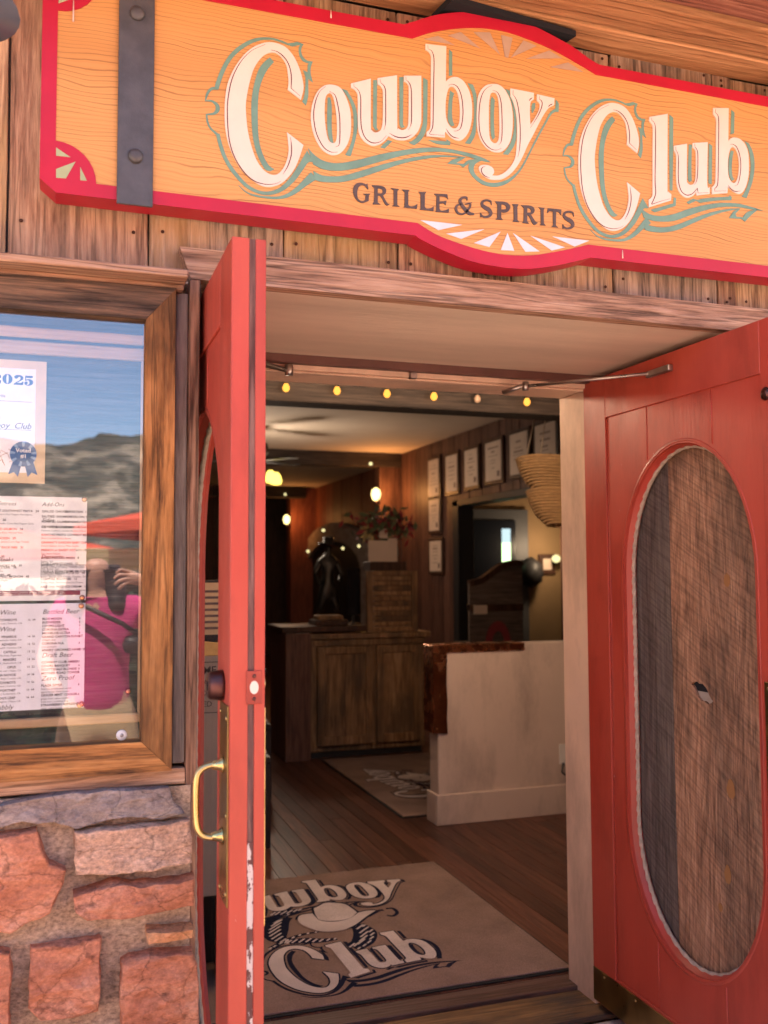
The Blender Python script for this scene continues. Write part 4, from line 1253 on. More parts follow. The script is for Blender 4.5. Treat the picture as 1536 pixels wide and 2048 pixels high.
# ================================================================ menu case
case = empty('menu_case', (-0.25, -0.05, 1.0), 'glazed stained-pine menu case with mitred frame on the wall', 'display case')
IX0, IX1, IZ0, IZ1 = -0.62, 0.175, 1.085, 2.011
OX0, OX1, OZ0, OZ1 = -0.685, 0.241, 1.020, 2.086
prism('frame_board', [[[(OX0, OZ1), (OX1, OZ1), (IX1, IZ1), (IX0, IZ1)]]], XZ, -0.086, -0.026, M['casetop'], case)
prism('frame_board', [[[(OX0, OZ0), (OX1, OZ0), (IX1, IZ0), (IX0, IZ0)]]], XZ, -0.0866, -0.026, M['case'], case)
prism('frame_board', [[[(OX1 - 0.0012, OZ0 + 0.0012), (OX1 - 0.0012, OZ1 - 0.0012), (IX1, IZ1 - 0.0012), (IX1, IZ0 + 0.0012)]]], XZ, -0.0852, -0.026, M['casev'], case)
prism('frame_board', [[[(OX0 + 0.0012, OZ0 + 0.0012), (OX0 + 0.0012, OZ1 - 0.0012), (IX0, IZ1 - 0.0012), (IX0, IZ0 + 0.0012)]]], XZ, -0.0852, -0.026, M['casev'], case)
box('backing_panel', OX0 + 0.02, OX1 - 0.02, -0.012, 0.0, OZ0 + 0.02, OZ1 - 0.02, M['back'], case, bev=0)
for zz in [1.105 + 0.0145 * i for i in range(62)]:
    box('backing_rib', IX0 - 0.03, IX1 + 0.03, -0.0135, -0.0119, zz, zz + 0.0105, M['back'], case, bev=0)
for (z0, z1, y0, m_) in ((1.929, 1.957, -0.030, 'pine'), (1.966, 1.990, -0.022, 'pine'), (1.119, 1.139, -0.030, 'pine')):
    box('inner_moulding', IX0 - 0.03, IX1 + 0.03, y0, -0.0136, z0, z1, M[m_], case, bev=0.0025)
box('inner_moulding', 0.171, 0.186, -0.0305, -0.0136, 1.140, 1.928, M['pinev'], case, bev=0.002)
pane = box('pane', IX0 - 0.01, IX1 + 0.008, -0.063, -0.060, IZ0 - 0.008, IZ1 + 0.008, M['pane'], case, bev=0)
lathe('washer', [(0.0115, 0.0), (0.0115, -0.002), (0.007, -0.003)], (0.1352, -0.0632, 1.0985), M['rubber'], pane, 20, 'Y')
lathe('washer_screw', [(0.004, 0.0), (0.0035, -0.002)], (0.1352, -0.0662, 1.0985), M['steel'], pane, 12, 'Y')
box('cornice', -0.74, 0.262, -0.13, 0.0, 2.0995, 2.1175, M['trim'], case, bev=0.003, wob=0.0015, cuts=14, axis=0)
box('cornice_fillet', -0.73, 0.258, -0.078, 0.0, 2.0865, 2.099, M['trim'], case, bev=0.002)
box('side_batten', 0.2435, 0.271, -0.052, 0.02, 1.028, 2.086, M['greyv'], case, bev=0.002, wob=0.0015, cuts=10)
box('side_batten', -0.715, -0.688, -0.052, 0.02, 1.028, 2.086, M['greyv'], case, bev=0.002)
box('sill', -0.74, 0.2725, -0.056, 0.01, 0.984, 1.019, M['trim'], case, bev=0.002, wob=0.0015, cuts=14, axis=0)

# papers behind the glass
YP = -0.0150


def PF(d):
    return lambda x, z: (x, YP - d, z)


def sheet(name, x0, x1, z0, z1, mat, label, cat):
    r = empty(name, ((x0 + x1) / 2, YP, z0), label, cat)
    box('sheet', x0, x1, YP - 0.0006, YP, z0, z1, mat, r, bev=0)
    return r


def pins(r, pts):
    for (x, z) in pts:
        lathe('push_pin', [(0.0055, 0.0), (0.006, -0.002), (0.004, -0.004), (0.0042, -0.007), (0.0055, -0.009), (0.003, -0.0105)], (x, YP - 0.0006, z), M['copper'], r, 14, 'Y')


cert = sheet('award_certificate', -0.395, -0.0315, 1.6455, 1.9155, M['papertan'], 'tan bordered 2025 award certificate with a blue ribbon rosette', 'certificate')
box('inner_panel', -0.365, -0.0535, YP - 0.0009, YP - 0.0007, 1.668, 1.897, M['papercool'], cert, bev=0)
# fat-face year
D2 = "0,0! 0,20 60,70 120,110 175,150 195,205 175,245 130,235 105,200 60,190 20,215 25,265 80,300 160,305 240,285 275,230 265,175 210,130 150,95 90,62! 190,62 240,85 262,110! 285,110! 270,0!"
D0 = ("140,310 60,285 10,220 0,155 10,90 60,25 140,0 220,25 270,90 280,155 270,220 220,285", "140,295 118,270 110,220 108,155 110,90 118,40 140,15 162,40 170,90 172,155 170,220 162,270")
D5 = "30,300! 250,300! 240,235! 60,235! 55,180! 100,195 170,195 235,165 260,105 235,40 165,0 90,-5 30,20 5,65 25,110 75,118 105,90 95,55 70,35! 110,20 145,45 152,100 130,150 90,160 50,140! 25,140!"


def digit(loops, x, z, s):
    out = []
    for l in loops:
        pts = [([int(a) for a in t.rstrip('!').split(',')], t.endswith('!')) for t in l.split()]
        out.append([(x + p[0] * s, z + p[1] * s) for p in smooth_pts(pts, True, 4)])
    return out


sc_ = 0.0000715
prism('year_numeral', [digit((D2,), -0.1445, 1.8615, sc_)], XZ, YP - 0.0013, YP - 0.001, M['inkblue'], cert)
prism('year_numeral', [digit(D0, -0.1215, 1.8613, sc_)], XZ, YP - 0.0013, YP - 0.001, M['inkblue'], cert)
prism('year_numeral', [digit((D2,), -0.0990, 1.8608, sc_)], XZ, YP - 0.0013, YP - 0.001, M['inkblue'], cert)
prism('year_numeral', [digit((D5,), -0.0775, 1.8606, sc_)], XZ, YP - 0.0013, YP - 0.001, M['inkblue'], cert)
print_lines('printing', [("Presented To:", -0.1235, 1.7855, 0.0085, 0, 0, 'R'), ("Club", -0.097, 1.7645, 0.0185, 0.3, 0, 'L'), ("Cowboy", -0.104, 1.7645, 0.0185, 0.3, 0, 'R'),
                         ("Grille", -0.115, 1.832, 0.009, 0, 0, 'R')], PF(0.0012), M['ink'], cert)
for zz in (1.8235, 1.7615):
    box('rule_line', -0.34, -0.0605, YP - 0.0012, YP - 0.0009, zz, zz + 0.0007, M['ink'], cert, bev=0)
cx, cz = -0.0765, 1.709
for sx in (-1, 1):
    prism('ribbon_tail', [[[(cx + sx * 0.002, cz - 0.018), (cx + sx * 0.020, cz - 0.014), (cx + sx * 0.030, cz - 0.045), (cx + sx * 0.018, cz - 0.040), (cx + sx * 0.010, cz - 0.050)]]], XZ, YP - 0.0014, YP - 0.001, M['inkblue'], cert)
M['ribbonpale'] = plain('pale_blue_pleat', (0.25, 0.38, 0.58))
for i in range(26):
    a0, a1 = 2 * pi * i / 26, 2 * pi * (i + 1) / 26
    prism('pleat', [[[(cx + 0.015 * cos(a0), cz + 0.015 * sin(a0)), (cx + 0.0275 * cos(a0), cz + 0.0275 * sin(a0)), (cx + 0.0275 * cos(a1), cz + 0.0275 * sin(a1)),
                      (cx + 0.015 * cos(a1), cz + 0.015 * sin(a1))]]], XZ, YP - 0.0019 - 0.0004 * (i % 2), YP - 0.0014, M['inkblue'] if i % 3 else M['ribbonpale'], cert)
lathe('rosette_centre', [(0.0165, 0.0), (0.0165, -0.001), (0.0155, -0.0016)], (cx, YP - 0.0022, cz), M['inkblue'], cert, 24, 'Y')
print_lines('rosette_lettering', [("Voted", cx, cz + 0.0035, 0.0125, 0, 0.0003, 'C'), ("#1", cx, cz - 0.0085, 0.0115, 0, 0.0003, 'C')], PF(0.0042), M['paper'], cert)
M['sketch'] = plain('brown_sketch_ink', (0.42, 0.2, 0.12))
for i in range(9):
    a = random.uniform(0, pi)
    px_, pz_ = -0.125 + random.uniform(-0.02, 0.025), 1.70 + random.uniform(-0.022, 0.022)
    tube('sketch_line', [(px_, YP - 0.001, pz_), (px_ + 0.014 * cos(a), YP - 0.001, pz_ + 0.014 * sin(a)), (px_ + 0.02 * cos(a + 1), YP - 0.001, pz_ + 0.02 * sin(a + 1))], 0.0006, M['sketch'], cert, 5)

H1, B1, S1 = 0.0125, 0.0068, 0.0056
menu = sheet('food_menu', -0.30, 0.0580, 1.390, 1.6165, M['paper'], 'upper white food menu headed Add-Ons, Sides and Desserts', 'menu')
L_ = []
colL, colR, colR2 = -0.125, -0.0365, 0.0115


def run(x, z, items, al='L'):
    for (h, t) in items:
        if h == 'h':
            L_.append((t, x, z - 0.010, H1, 0.3, 0, al)); z -= 0.0175
        elif h == 'b':
            L_.append((t, x, z - 0.006, B1, 0, 0.00016, al)); z -= 0.0083
        elif h == 's':
            L_.append((t, x, z - 0.005, S1, 0, 0, al)); z -= 0.0085
        else:
            z -= t
    return z


zR = run(colR, 1.606, [('h', 'Add-Ons'), ('b', 'GRILLED CHICKEN  10'), ('g', 0.003), ('b', 'SAUTEED SHRIMP  12'), ('g', 0.003), ('b', 'ROASTED SALMON  16'), ('g', 0.003), ('b', 'COYOTE BACON  8')])
run(colR2, 1.5885, [('b', 'SKIRT STEAK  16'), ('g', 0.003), ('b', 'TENDERLOIN TIPS  18'), ('g', 0.003), ('b', 'BISON MEATBALLS  14'), ('g', 0.003), ('b', 'SNAKE SAUSAGE  14')])
run(colR, 1.5715, [('h', 'Sides'), ('b', 'ICE HOUSE COLESLAW   7'), ('s', 'Peanuts, Scallions, Golden Raisins, Citrus Dressing'), ('b', 'RANCHO PINTO COWBOY BEANS   8'), ('s', 'Slow Cooked Smoky Beans'),
                   ('b', "GRANNY'S GARDEN BABY CARROTS   8"), ('s', 'Dried, Glazed, Citrus, Mint, Garlic'), ('b', 'FRENCH or SWEET POTATO FRIES   9'), ('s', 'Salt, Black Pepper'),
                   ('b', 'SWEET POTATO MASH   8'), ('s', 'Butter, Salt'), ('b', 'WHIPPED YUKON GOLD POTATOES   8'), ('s', 'Milk, Butter, Salt'), ('b', 'LOADED BAKED POTATO   10'), ('s', 'Butter, Bacon, Sour Cream, Cheddar, Green Onion')])
run(colR, 1.4915 + 0.0, [('h', 'Desserts'), ('b', 'CLUB CARROT CAKE   12'), ('s', 'Cream Cheese Frosting, Toasted Coconut, Pecans'), ('b', 'VANILLA BEAN CREME BRULEE   11'), ('s', 'Fresh Berries, Mint'),
                         ('b', 'CAMPFIRE BROWNIE   12'), ('s', 'Toffee, Nuts, Marshmallow, Ice Cream'), ('b', 'ARIZONA FRIED ICE CREAM   12'), ('s', 'Corn Flakes, Cinnamon, Honey, Whipped Cream')])
run(colL, 1.606, [('h', ''), ('b', 'CACTUS DESERT SOUTHWEST PASTA   24'), ('s', 'Roasted Tomatoes, Corn, Red Pepper, Parmigiano'), ('g', 0.003), ('b', 'SHRIMP & GRITS   28'), ('s', 'White Cheddar, Andouille, Corn, Red Pepper Grits'), ('g', 0.003),
                  ('b', 'WILD GULF WILD SALMON   34'), ('s', 'Fire Roasted, Mesquite Rice, Haricot Vert'), ('g', 0.003), ('b', 'CINNAMON CHICKEN   29'), ('s', 'Apple Cider, Brussels, Sweet Corn Sage Tamale'), ('g', 0.003),
                  ('b', 'BOURBON BABY BACK RIBS   31'), ('s', 'Slaw and Fries'), ('g', 0.003), ('b', 'ELK MEATLOAF   30'), ('s', 'Whipped Yukon Gold Potatoes'), ('g', 0.003), ('b', 'BRAISED BISON SHORT RIB   39'), ('s', 'Vegetables, Natural Jus'), ('g', 0.003),
                  ('b', 'DESERT ELK CHOPS   44'), ('s', 'Whipped Potatoes, Onion Straws')])
L_.append(("Entrees", -0.088, 1.5965, H1, 0.3, 0, 'R'))
L_.append(("Steaks", -0.092, 1.4755, H1, 0.3, 0, 'R'))
run(colL, 1.466, [('b', 'COWBOY SKIRT STEAK   36'), ('s', 'Roasted Peppers, Onions'), ('g', 0.003), ('b', 'RANCHERS CUT FILET MIGNON   48'), ('s', 'Peppercorn Sauce, Asparagus'), ('g', 0.003), ('b', 'BISON RIBEYE   52'), ('s', 'Blackberry Butter')])
L_ = [(t, x - 0.045 if x == colL else x, z, s, sh, b, a) for (t, x, z, s, sh, b, a) in L_]
print_lines('printing', L_, PF(0.0008), M['ink'], menu)
box('advisory_band', -0.29, 0.0465, YP - 0.0009, YP - 0.0007, 1.4015, 1.4115, M['inkred'], menu, bev=0)
print_lines('band_lettering', [("consuming raw or undercooked meats, poultry or eggs may increase your risk", 0.012, 1.4068, 0.0058, 0, 0, 'R'), ("please tell your server about any allergy before you order tonight", 0.01, 1.4025, 0.0054, 0, 0, 'R')], PF(0.0011), M['paper'], menu)
pins(menu, [(0.0525, 1.6125), (0.0505, 1.3955)])

drinks = sheet('drinks_menu', -0.30, 0.0575, 1.1555, 1.3835, M['papercool'], 'lower white drinks menu headed Bottled Beer and Draft Beer', 'menu')
L_ = []
items = [('h', 'Bottled Beer'), ('b', 'BLUE MOON'), ('b', 'BUDWEISER'), ('b', 'COORS LIGHT'), ('b', 'CORONA EXTRA'), ('b', 'MICHELOB ULTRA'), ('b', 'GRAND CANYON SUNSET'), ('s', 'AMBER ALE'), ('b', 'CORONA N.A.'), ('s', 'non alcoholic'),
         ('b', 'ANGRY ORCHARD HARD SELTZER'), ('h', 'Draft Beer'), ('b', 'COWBOY CLUB AMBER'), ('b', 'COORS BANQUET'), ('b', 'SCOTTSDALE BLONDE'), ('b', 'MOTHER ROAD TOWER'), ('h', 'Zero Proof'), ('b', 'PLAZA SIPPER'), ('s', 'blue tea, prickly pear nectar'),
         ('s', 'agave nectar, fresh lemon'), ('b', 'GINGER MINT COOLER'), ('s', 'ginger beer, agave nectar'), ('s', 'fresh mint, muddled lime'), ('b', 'STRAWBERRY REFRESHER'), ('s', 'water, agave nectar, fresh lemon'), ('s', 'muddled strawberries & mint'),
         ('b', 'THE STILLWATER'), ('s', 'water, agave nectar, fresh lime, muddled'), ('s', 'cucumber & mint, splash of soda, lime mix')]
x, z = -0.0315, 1.3725
for (h_, t) in items:
    if h_ == 'h':
        L_.append((t, x, z - 0.0115, 0.0145, 0.3, 0, 'L')); z -= 0.0185
    elif h_ == 'b':
        L_.append((t, x, z - 0.006, 0.0071, 0, 0.00018, 'L')); L_.append((random.choice('6789'), 0.0445, z - 0.006, 0.0062, 0, 0.0001, 'L')); z -= 0.0078
    else:
        L_.append((t, x, z - 0.005, 0.0056, 0, 0, 'L')); z -= 0.0066
z = 1.3725
left = [('h', 'Rose Wine'), ('b', 'ANGELS & COWBOYS'), ('s', 'rose | Sonoma, CA'), ('h', 'Red Wine'), ('b', 'VINARIUS'), ('s', 'cabernet | Alexander Valley, CA'), ('b', 'ADHESIO'), ('s', 'zinfandel | Sonoma, CA'), ('b', 'CATELLI'), ('s', 'malbec | Mendoza, Argentina'),
        ('b', 'MAKERS'), ('s', 'merlot | Rutherford, CA'), ('b', 'OPUS'), ('s', 'pinot noir | Napa, CA'), ('b', 'ARIA NOVUS'), ('s', 'cabernet | Napa County, CA'), ('b', 'ANGELS & COWBOYS'), ('s', 'red blend | Sonoma, CA'), ('b', 'FORTNEP'), ('s', 'cabernet | Rutherford, CA'),
        ('b', "HOG'S LEAP"), ('s', 'cabernet sauvignon | Napa, CA'), ('h', 'Bubbly'), ('b', 'LA MARCA'), ('s', 'prosecco | Veneto, Italy'), ('b', 'CLICHENET'), ('s', 'brut | Epernay, France | split')]
for (h_, t) in left:
    if h_ == 'h':
        L_.append((t, -0.0855, z - 0.0115, 0.0145, 0.3, 0, 'R')); z -= 0.0195
    elif h_ == 'b':
        L_.append((t, -0.083, z - 0.006, 0.0071, 0, 0.00018, 'R')); L_.append((random.choice(['14  56', '13  52', '16  64']), -0.0455, z - 0.006, 0.0062, 0, 0.0001, 'R')); z -= 0.0078
    else:
        L_.append((t, -0.0725, z - 0.005, 0.0056, 0, 0, 'R')); z -= 0.0085
print_lines('printing', L_, PF(0.0008), M['ink'], drinks)
pins(drinks, [(0.049, 1.3775), (0.0485, 1.1615), (0.0525, 1.1635)])
lathe('push_pin', [(0.0055, 0.0), (0.006, -0.002), (0.004, -0.004), (0.0042, -0.007), (0.0055, -0.009), (0.003, -0.0105)], (0.151, -0.0135, 1.187), M['copper'], case, 14, 'Y')

# wall lamp at the left end of the sign
lamp = empty('barn_lamp', (-0.205, 0.0, 2.5), 'dark metal barn lamp shade at the upper left edge', 'lamp')
M['lampmetal'] = paint('slate_enamel', (0.10, 0.12, 0.16), 0.35, 0.1, 0.05)
lathe('lamp_shade', [(0.125, 0.0), (0.122, 0.008), (0.085, 0.05), (0.04, 0.085), (0.028, 0.13), (0.0, 0.13)], (-0.205, -0.45, 2.443), M['lampmetal'], lamp, 28, 'Z')
tube('gooseneck', [tuple(p) for p in smooth_pts([(q, False) for q in [(-0.205, -0.45, 2.56), (-0.205, -0.44, 2.66), (-0.205, -0.36, 2.73), (-0.205, -0.2, 2.72), (-0.205, -0.0, 2.66)]], False, 4)], 0.010, M['lampmetal'], lamp, 10)

# ================================================================ inside the room
M['floorwood'] = wood('dark_varnished_floor', (0.026, 0.010, 0.007), (0.09, 0.034, 0.022), (0.15, 0.064, 0.042), 1, vary=0.3, rough=0.33, bmp=0.12, fine=90)
M['panel'] = wood('red_brown_panelling', (0.022, 0.011, 0.009), (0.085, 0.038, 0.027), (0.16, 0.08, 0.056), 2, vary=0.25, rough=0.55)
M['panelfar'] = wood('red_stained_panelling', (0.05, 0.014, 0.009), (0.17, 0.05, 0.03), (0.27, 0.09, 0.05), 2, vary=0.2, rough=0.55)
M['beamwood'] = wood('dark_beam_wood', (0.012, 0.009, 0.008), (0.034, 0.024, 0.02), (0.07, 0.05, 0.04), 0, vary=0.1)
M['ceiling'] = paint('cream_ceiling_paint', (0.62, 0.52, 0.43), 0.8, 0.05, 0.1, scale=2)
M['plaster'] = paint('pinkish_plaster', (0.60, 0.48, 0.42), 0.7, 0.05, 0.15, scale=3, fade=((0.50, 0.39, 0.33), 0.14))
M['olive'] = paint('mustard_wall_paint', (0.20, 0.125, 0.06), 0.8, 0.08, 0.1, scale=3)
M['charwood'] = plain('black_stained_wood', (0.018, 0.017, 0.018), 0.5)
M['slate'] = plain('slate_grey_paint', (0.07, 0.07, 0.075), 0.5)
M['carpet'] = None

fl = empty('interior_floor', (1.5, 4, 0), 'dark varnished plank floor inside the doorway', 'floor', kind='structure')
box('subfloor', -1.6, 6.6, 0.902, 14.4, -0.06, -0.012, M['wall'], fl, bev=0)
x = -0.6
while x < 3.7:
    w = 0.085
    ys = [0.904, random.uniform(2.2, 4.8), random.uniform(5.2, 7.5), 9.4]
    for a, b in zip(ys[:-1], ys[1:]):
        box('floorboard', x + 0.0008, x + w - 0.0008, a + 0.001, b - 0.001, -0.012, 0.0, M['floorwood'], fl, bev=0.0012)
    x += w
box('far_floor', -1.6, -0.6, 0.902, 14.4, -0.0119, -0.001, M['floorwood'], fl, bev=0)
box('far_floor', 3.7, 6.6, 0.902, 14.4, -0.0119, -0.001, M['floorwood'], fl, bev=0)
box('far_floor', -0.6, 3.7, 9.4, 14.4, -0.0119, -0.001, M['floorwood'], fl, bev=0)
ce = box('room_ceiling', -1.6, 6.6, 0.87, 14.4, 2.80, 2.86, M['ceiling'], None, bev=0)
tag(ce, 'pale cream ceiling of the dining room', 'ceiling', kind='structure')
for (nm, lb, b6) in (('interior_wall_left', 'dark wall on the left of the room', (-1.7, -1.6, 0.12, 14.4, -0.1, 2.86)),
                     ('interior_wall_back', 'dark wall at the far end of the room', (-1.7, 6.7, 14.4, 14.5, -0.1, 2.86)),
                     ('interior_wall_outer', 'outer wall of the side room', (6.6, 6.7, 0.12, 14.4, -0.1, 2.86))):
    o = box(nm, *b6, M['olive'] if 'outer' in nm else M['panel'], None, bev=0)
    tag(o, lb, 'wall', kind='structure')
# vestibule sides so that no daylight leaks round the frame
fw = empty('interior_wall_front', (1.0, 0.9, 0), 'inner face of the front wall', 'wall', kind='structure')
box('wall_panel', -1.6, 0.224, 0.125, 0.30, -0.1, 2.86, M['panel'], fw, bev=0)
box('wall_panel', 1.832, 6.6, 0.125, 0.30, -0.1, 2.86, M['panel'], fw, bev=0)
box('wall_panel', 0.15, 0.2245, 0.30, 0.90, -0.1, 2.86, M['plaster'], fw, bev=0)
box('wall_panel', 1.832, 1.92, 0.30, 0.90, -0.1, 2.86, M['plaster'], fw, bev=0)
box('wall_panel', 0.2245, 1.832, 0.14, 0.865, 2.172, 2.86, M['plaster'], fw, bev=0)

# right-hand wall of upright boards, with an opening to the side room
rw = empty('interior_wall_right', (3.75, 5, 0), 'red-brown board wall hung with framed certificates', 'wall', kind='structure')
y = 0.95
while y < 8.0:
    y1 = min(y + random.choice((0.13, 0.16, 0.19)), 8.0)
    z0 = 2.14 if 4.0 < (y + y1) / 2 < 6.45 else 0.0
    box('wall_board', 3.71 + random.uniform(0, 0.006), 3.76, y + 0.002, y1 - 0.002, z0, 2.80, M['panel'], rw, bev=0.002)
    y = y1
box('wall_backing', 3.762, 3.80, 0.95, 4.0, 0, 2.8, M['charwood'], rw, bev=0)
box('wall_backing', 3.762, 3.80, 4.0, 6.45, 2.14, 2.8, M['charwood'], rw, bev=0)
box('wall_backing', 3.762, 3.80, 6.45, 8.0, 0, 2.8, M['charwood'], rw, bev=0)
box('opening_trim', 3.69, 3.86, 6.33, 6.46, 0.0, 2.14, M['charwood'], rw, bev=0.003)
box('opening_trim', 3.69, 3.86, 4.0, 6.46, 2.085, 2.145, M['charwood'], rw, bev=0.003)
box('wall_post', 3.45, 3.71, 8.0, 8.2, 0, 2.80, M['panel'], rw, bev=0.004)
y = 8.2
while y < 14.3:
    y1 = y + 0.24
    box('wall_board', 3.90 + random.uniform(0, 0.008), 3.95, y + 0.003, y1 - 0.003, 0, 2.8, M['panelfar'], rw, bev=0.002)
    y = y1
box('wall_post', 3.50, 3.90, 12.6, 12.9, 0, 2.8, M['panelfar'], rw, bev=0.004)

bm_ = []
for i, (y0, y1, z0, lb) in enumerate(((2.33, 2.50, 2.292, 'dark ceiling beam strung with bulbs just inside the door'), (7.98, 8.2, 2.64, 'dark ceiling beam across the middle of the room'),
                                      (12.4, 12.65, 2.62, 'dark ceiling beam at the far end of the room'))):
    o = box('ceiling_beam', -1.6, 3.71, y0, y1, z0, 2.80, M['beamwood'], None, bev=0.006)
    tag(o, lb, 'beam', 'dark ceiling beams')

# string of bulbs on the first beam
M['bulb'] = glow('warm_bulb', (1.0, 0.40, 0.06), 0.40)
M['bulboff'] = plain('unlit_bulb_glass', (0.35, 0.24, 0.17), 0.15, 0.6)
M['cable'] = plain('black_cable', (0.01, 0.01, 0.01))
xs = [0.78, 1.043, 1.303, 1.567, 1.824, 2.07, 2.36, 2.62]
sl = empty('string_lights', (1.6, 2.30, 2.4), 'string of warm round bulbs along the dark beam', 'lights')
pts = []
for i, xx in enumerate(xs):
    pts.append((xx, 2.30, 2.398))
    if i < len(xs) - 1:
        pts.append(((xx + xs[i + 1]) / 2, 2.302, 2.383))
tube('cord', [tuple(p) for p in smooth_pts([(p, False) for p in pts], False, 4)], 0.004, M['cable'], sl, 6)
for i, xx in enumerate(xs):
    lit = i != 5
    b = lathe('bulb', [(0.004, 0.026), (0.010, 0.018), (0.017, 0.004), (0.018, -0.005), (0.013, -0.017), (0.004, -0.022)], (xx, 2.30, 2.353), M['bulb'] if lit else M['bulboff'], sl, 14, 'Z')
    lathe('socket', [(0.012, 0.0), (0.012, 0.028)], (xx, 2.30, 2.372), M['cable'], b, 10, 'Z')


def lamp_light(name, loc, watt, colr, size=0.05, parent=None):
    d = bpy.data.lights.new(name, 'POINT')
    d.energy = watt
    d.color = colr
    d.shadow_soft_size = size
    o = bpy.data.objects.new(name, d)
    return reg(o, parent, loc)


for xx in (0.91, 1.303, 1.70, 2.22):
    lamp_light('bulb_light', (xx, 1.75, 2.26), 3.4, (1.0, 0.70, 0.46), 0.05, sl)

M['lampglass'] = glow('sconce_glass', (1.0, 0.74, 0.26), 0.75)
for (cx_, cy_, cz_, lb, wx) in ((3.38, 7.93, 2.317, 'lit wall sconce on the near post above the flowers', 3.45), (3.41, 12.5, 2.275, 'lit wall sconce on the far post at the left', 3.50)):
    s = empty('wall_sconce', (cx_, cy_, cz_), lb, 'lamp', 'wall sconces')
    lathe('lamp_glass', [(0.015, 0.075), (0.045, 0.05), (0.055, 0.0), (0.04, -0.05), (0.02, -0.07)], (cx_, cy_, cz_), M['lampglass'], s, 16, 'Z')
    tube('arm', [(cx_, cy_, cz_ - 0.07), (cx_ + 0.02, cy_ + 0.03, cz_ - 0.13), (wx, cy_ + 0.1, cz_ - 0.1)], 0.008, M['bronze'], s, 8)
    lamp_light('sconce_light', (cx_ + 0.01, cy_ - 0.12, cz_), 3.0 if cy_ < 9 else 1.3, (1.0, 0.40, 0.11), 0.05, s)

fan = empty('ceiling_fan', (1.85, 6.5, 2.8), 'dark ceiling fan with a cluster of lit glass shades', 'fan')
lathe('motor', [(0.02, 0.0), (0.02, -0.12), (0.13, -0.15), (0.15, -0.24), (0.08, -0.30), (0.03, -0.36)], (1.70, 6.5, 2.8), M['beamwood'], fan, 20, 'Z')
for i in range(5):
    a = 2 * pi * i / 5 + 0.35
    c_, s_ = cos(a), sin(a)
    prism('blade', [[[(1.70 + c_ * u - s_ * v, 6.5 + s_ * u + c_ * v) for u, v in ((0.14, -0.035), (0.48, -0.07), (0.52, 0), (0.48, 0.07), (0.14, 0.035))]]], lambda p, q, d: (p, q, d), 2.475, 2.485, M['charwood'], fan)
M['fanglass'] = glow('fan_light_glass', (1.0, 0.72, 0.12), 0.6)
for i in range(4):
    a = pi / 2 * i + 0.3
    lathe('glass_shade', [(0.02, 0.06), (0.045, 0.03), (0.06, -0.02), (0.05, -0.05), (0.01, -0.06)], (1.80 + 0.13 * cos(a), 6.5 + 0.13 * sin(a), 2.325), M['fanglass'], fan, 14, 'Z')
lamp_light('fan_light', (1.80, 6.5, 2.18), 9.0, (1.0, 0.8, 0.62), 0.12, fan)

fairy = empty('fairy_lights', (3.0, 11.0, 2.0), 'scattered tiny fairy light bulbs at the far end', 'lights')
M['fairy'] = glow('fairy_bulb', (1.0, 0.86, 0.4), 0.28)
for (x_, y_, z_) in ((3.12, 10.0, 1.72), (3.60, 10.0, 1.76), (3.70, 9.6, 1.78), (3.33, 10.0, 2.0), (3.31, 7.9, 2.66), (3.34, 12.3, 2.66), (2.98, 12.3, 2.66)):
    lathe('bulb', [(0.003, 0.02), (0.02, 0.008), (0.02, -0.008), (0.003, -0.02)], (x_, y_, z_), M['fairy'], fairy, 10, 'Z')

# arched stone alcove on the far right wall
arch = empty('stone_arch', (3.85, 11.3, 0.0), 'grey stone arch over a dark alcove at the far end', 'arch')
seg = 13
for i in range(seg):
    t0, t1 = pi * i / seg, pi * (i + 1) / seg
    q = lambda t, a, b: (11.3 + a * cos(t), 1.45 + b * sin(t))
    prism('arch_stone', [[[q(t0, 1.9, 0.72), q(t1, 1.9, 0.72), q(t1, 1.5, 0.45), q(t0, 1.5, 0.45)]]], YZ, 3.78, 3.895, M['greystone'], arch)
prism('alcove', [[[(11.3 + 1.5 * cos(pi * i / 20), 1.45 + 0.45 * sin(pi * i / 20)) for i in range(21)] + [(9.8, 0.0), (12.8, 0.0)][::1]]], YZ, 3.86, 3.897, M['charwood'], arch)
for y0 in (9.4, 12.8):
    box('arch_pier', 3.78, 3.895, y0, y0 + 0.4, 0.0, 1.45, M['greystone'], arch, bev=0.01)

# framed certificates
M['frame'] = wood('dark_picture_frame', (0.015, 0.007, 0.005), (0.05, 0.022, 0.014), (0.1, 0.05, 0.03), 2, vary=0.1, rough=0.4)
M['oldpaper'] = paint('framed_paper', (0.56, 0.44, 0.36), 0.6, 0.06, 0.02, scale=5)
M['paleink'] = plain('faded_print', (0.27, 0.2, 0.17))
M['grayink'] = plain('grey_print', (0.16, 0.11, 0.1))
pics = [(7.08, 6.80, 2.61, 2.23, 'upper row, farthest from the door'), (6.60, 6.32, 2.60, 2.24, 'upper row, second from the far end'), (6.13, 5.84, 2.60, 2.25, 'upper row, third from the far end'),
        (5.66, 5.34, 2.61, 2.26, 'upper row, fourth from the far end'), (5.16, 4.84, 2.62, 2.27, 'upper row, fifth from the far end'), (4.70, 4.36, 2.63, 2.28, 'upper row, nearest the door'),
        (7.07, 6.80, 2.19, 1.87, 'middle of the left column'), (7.06, 6.75, 1.76, 1.45, 'lowest of the left column')]
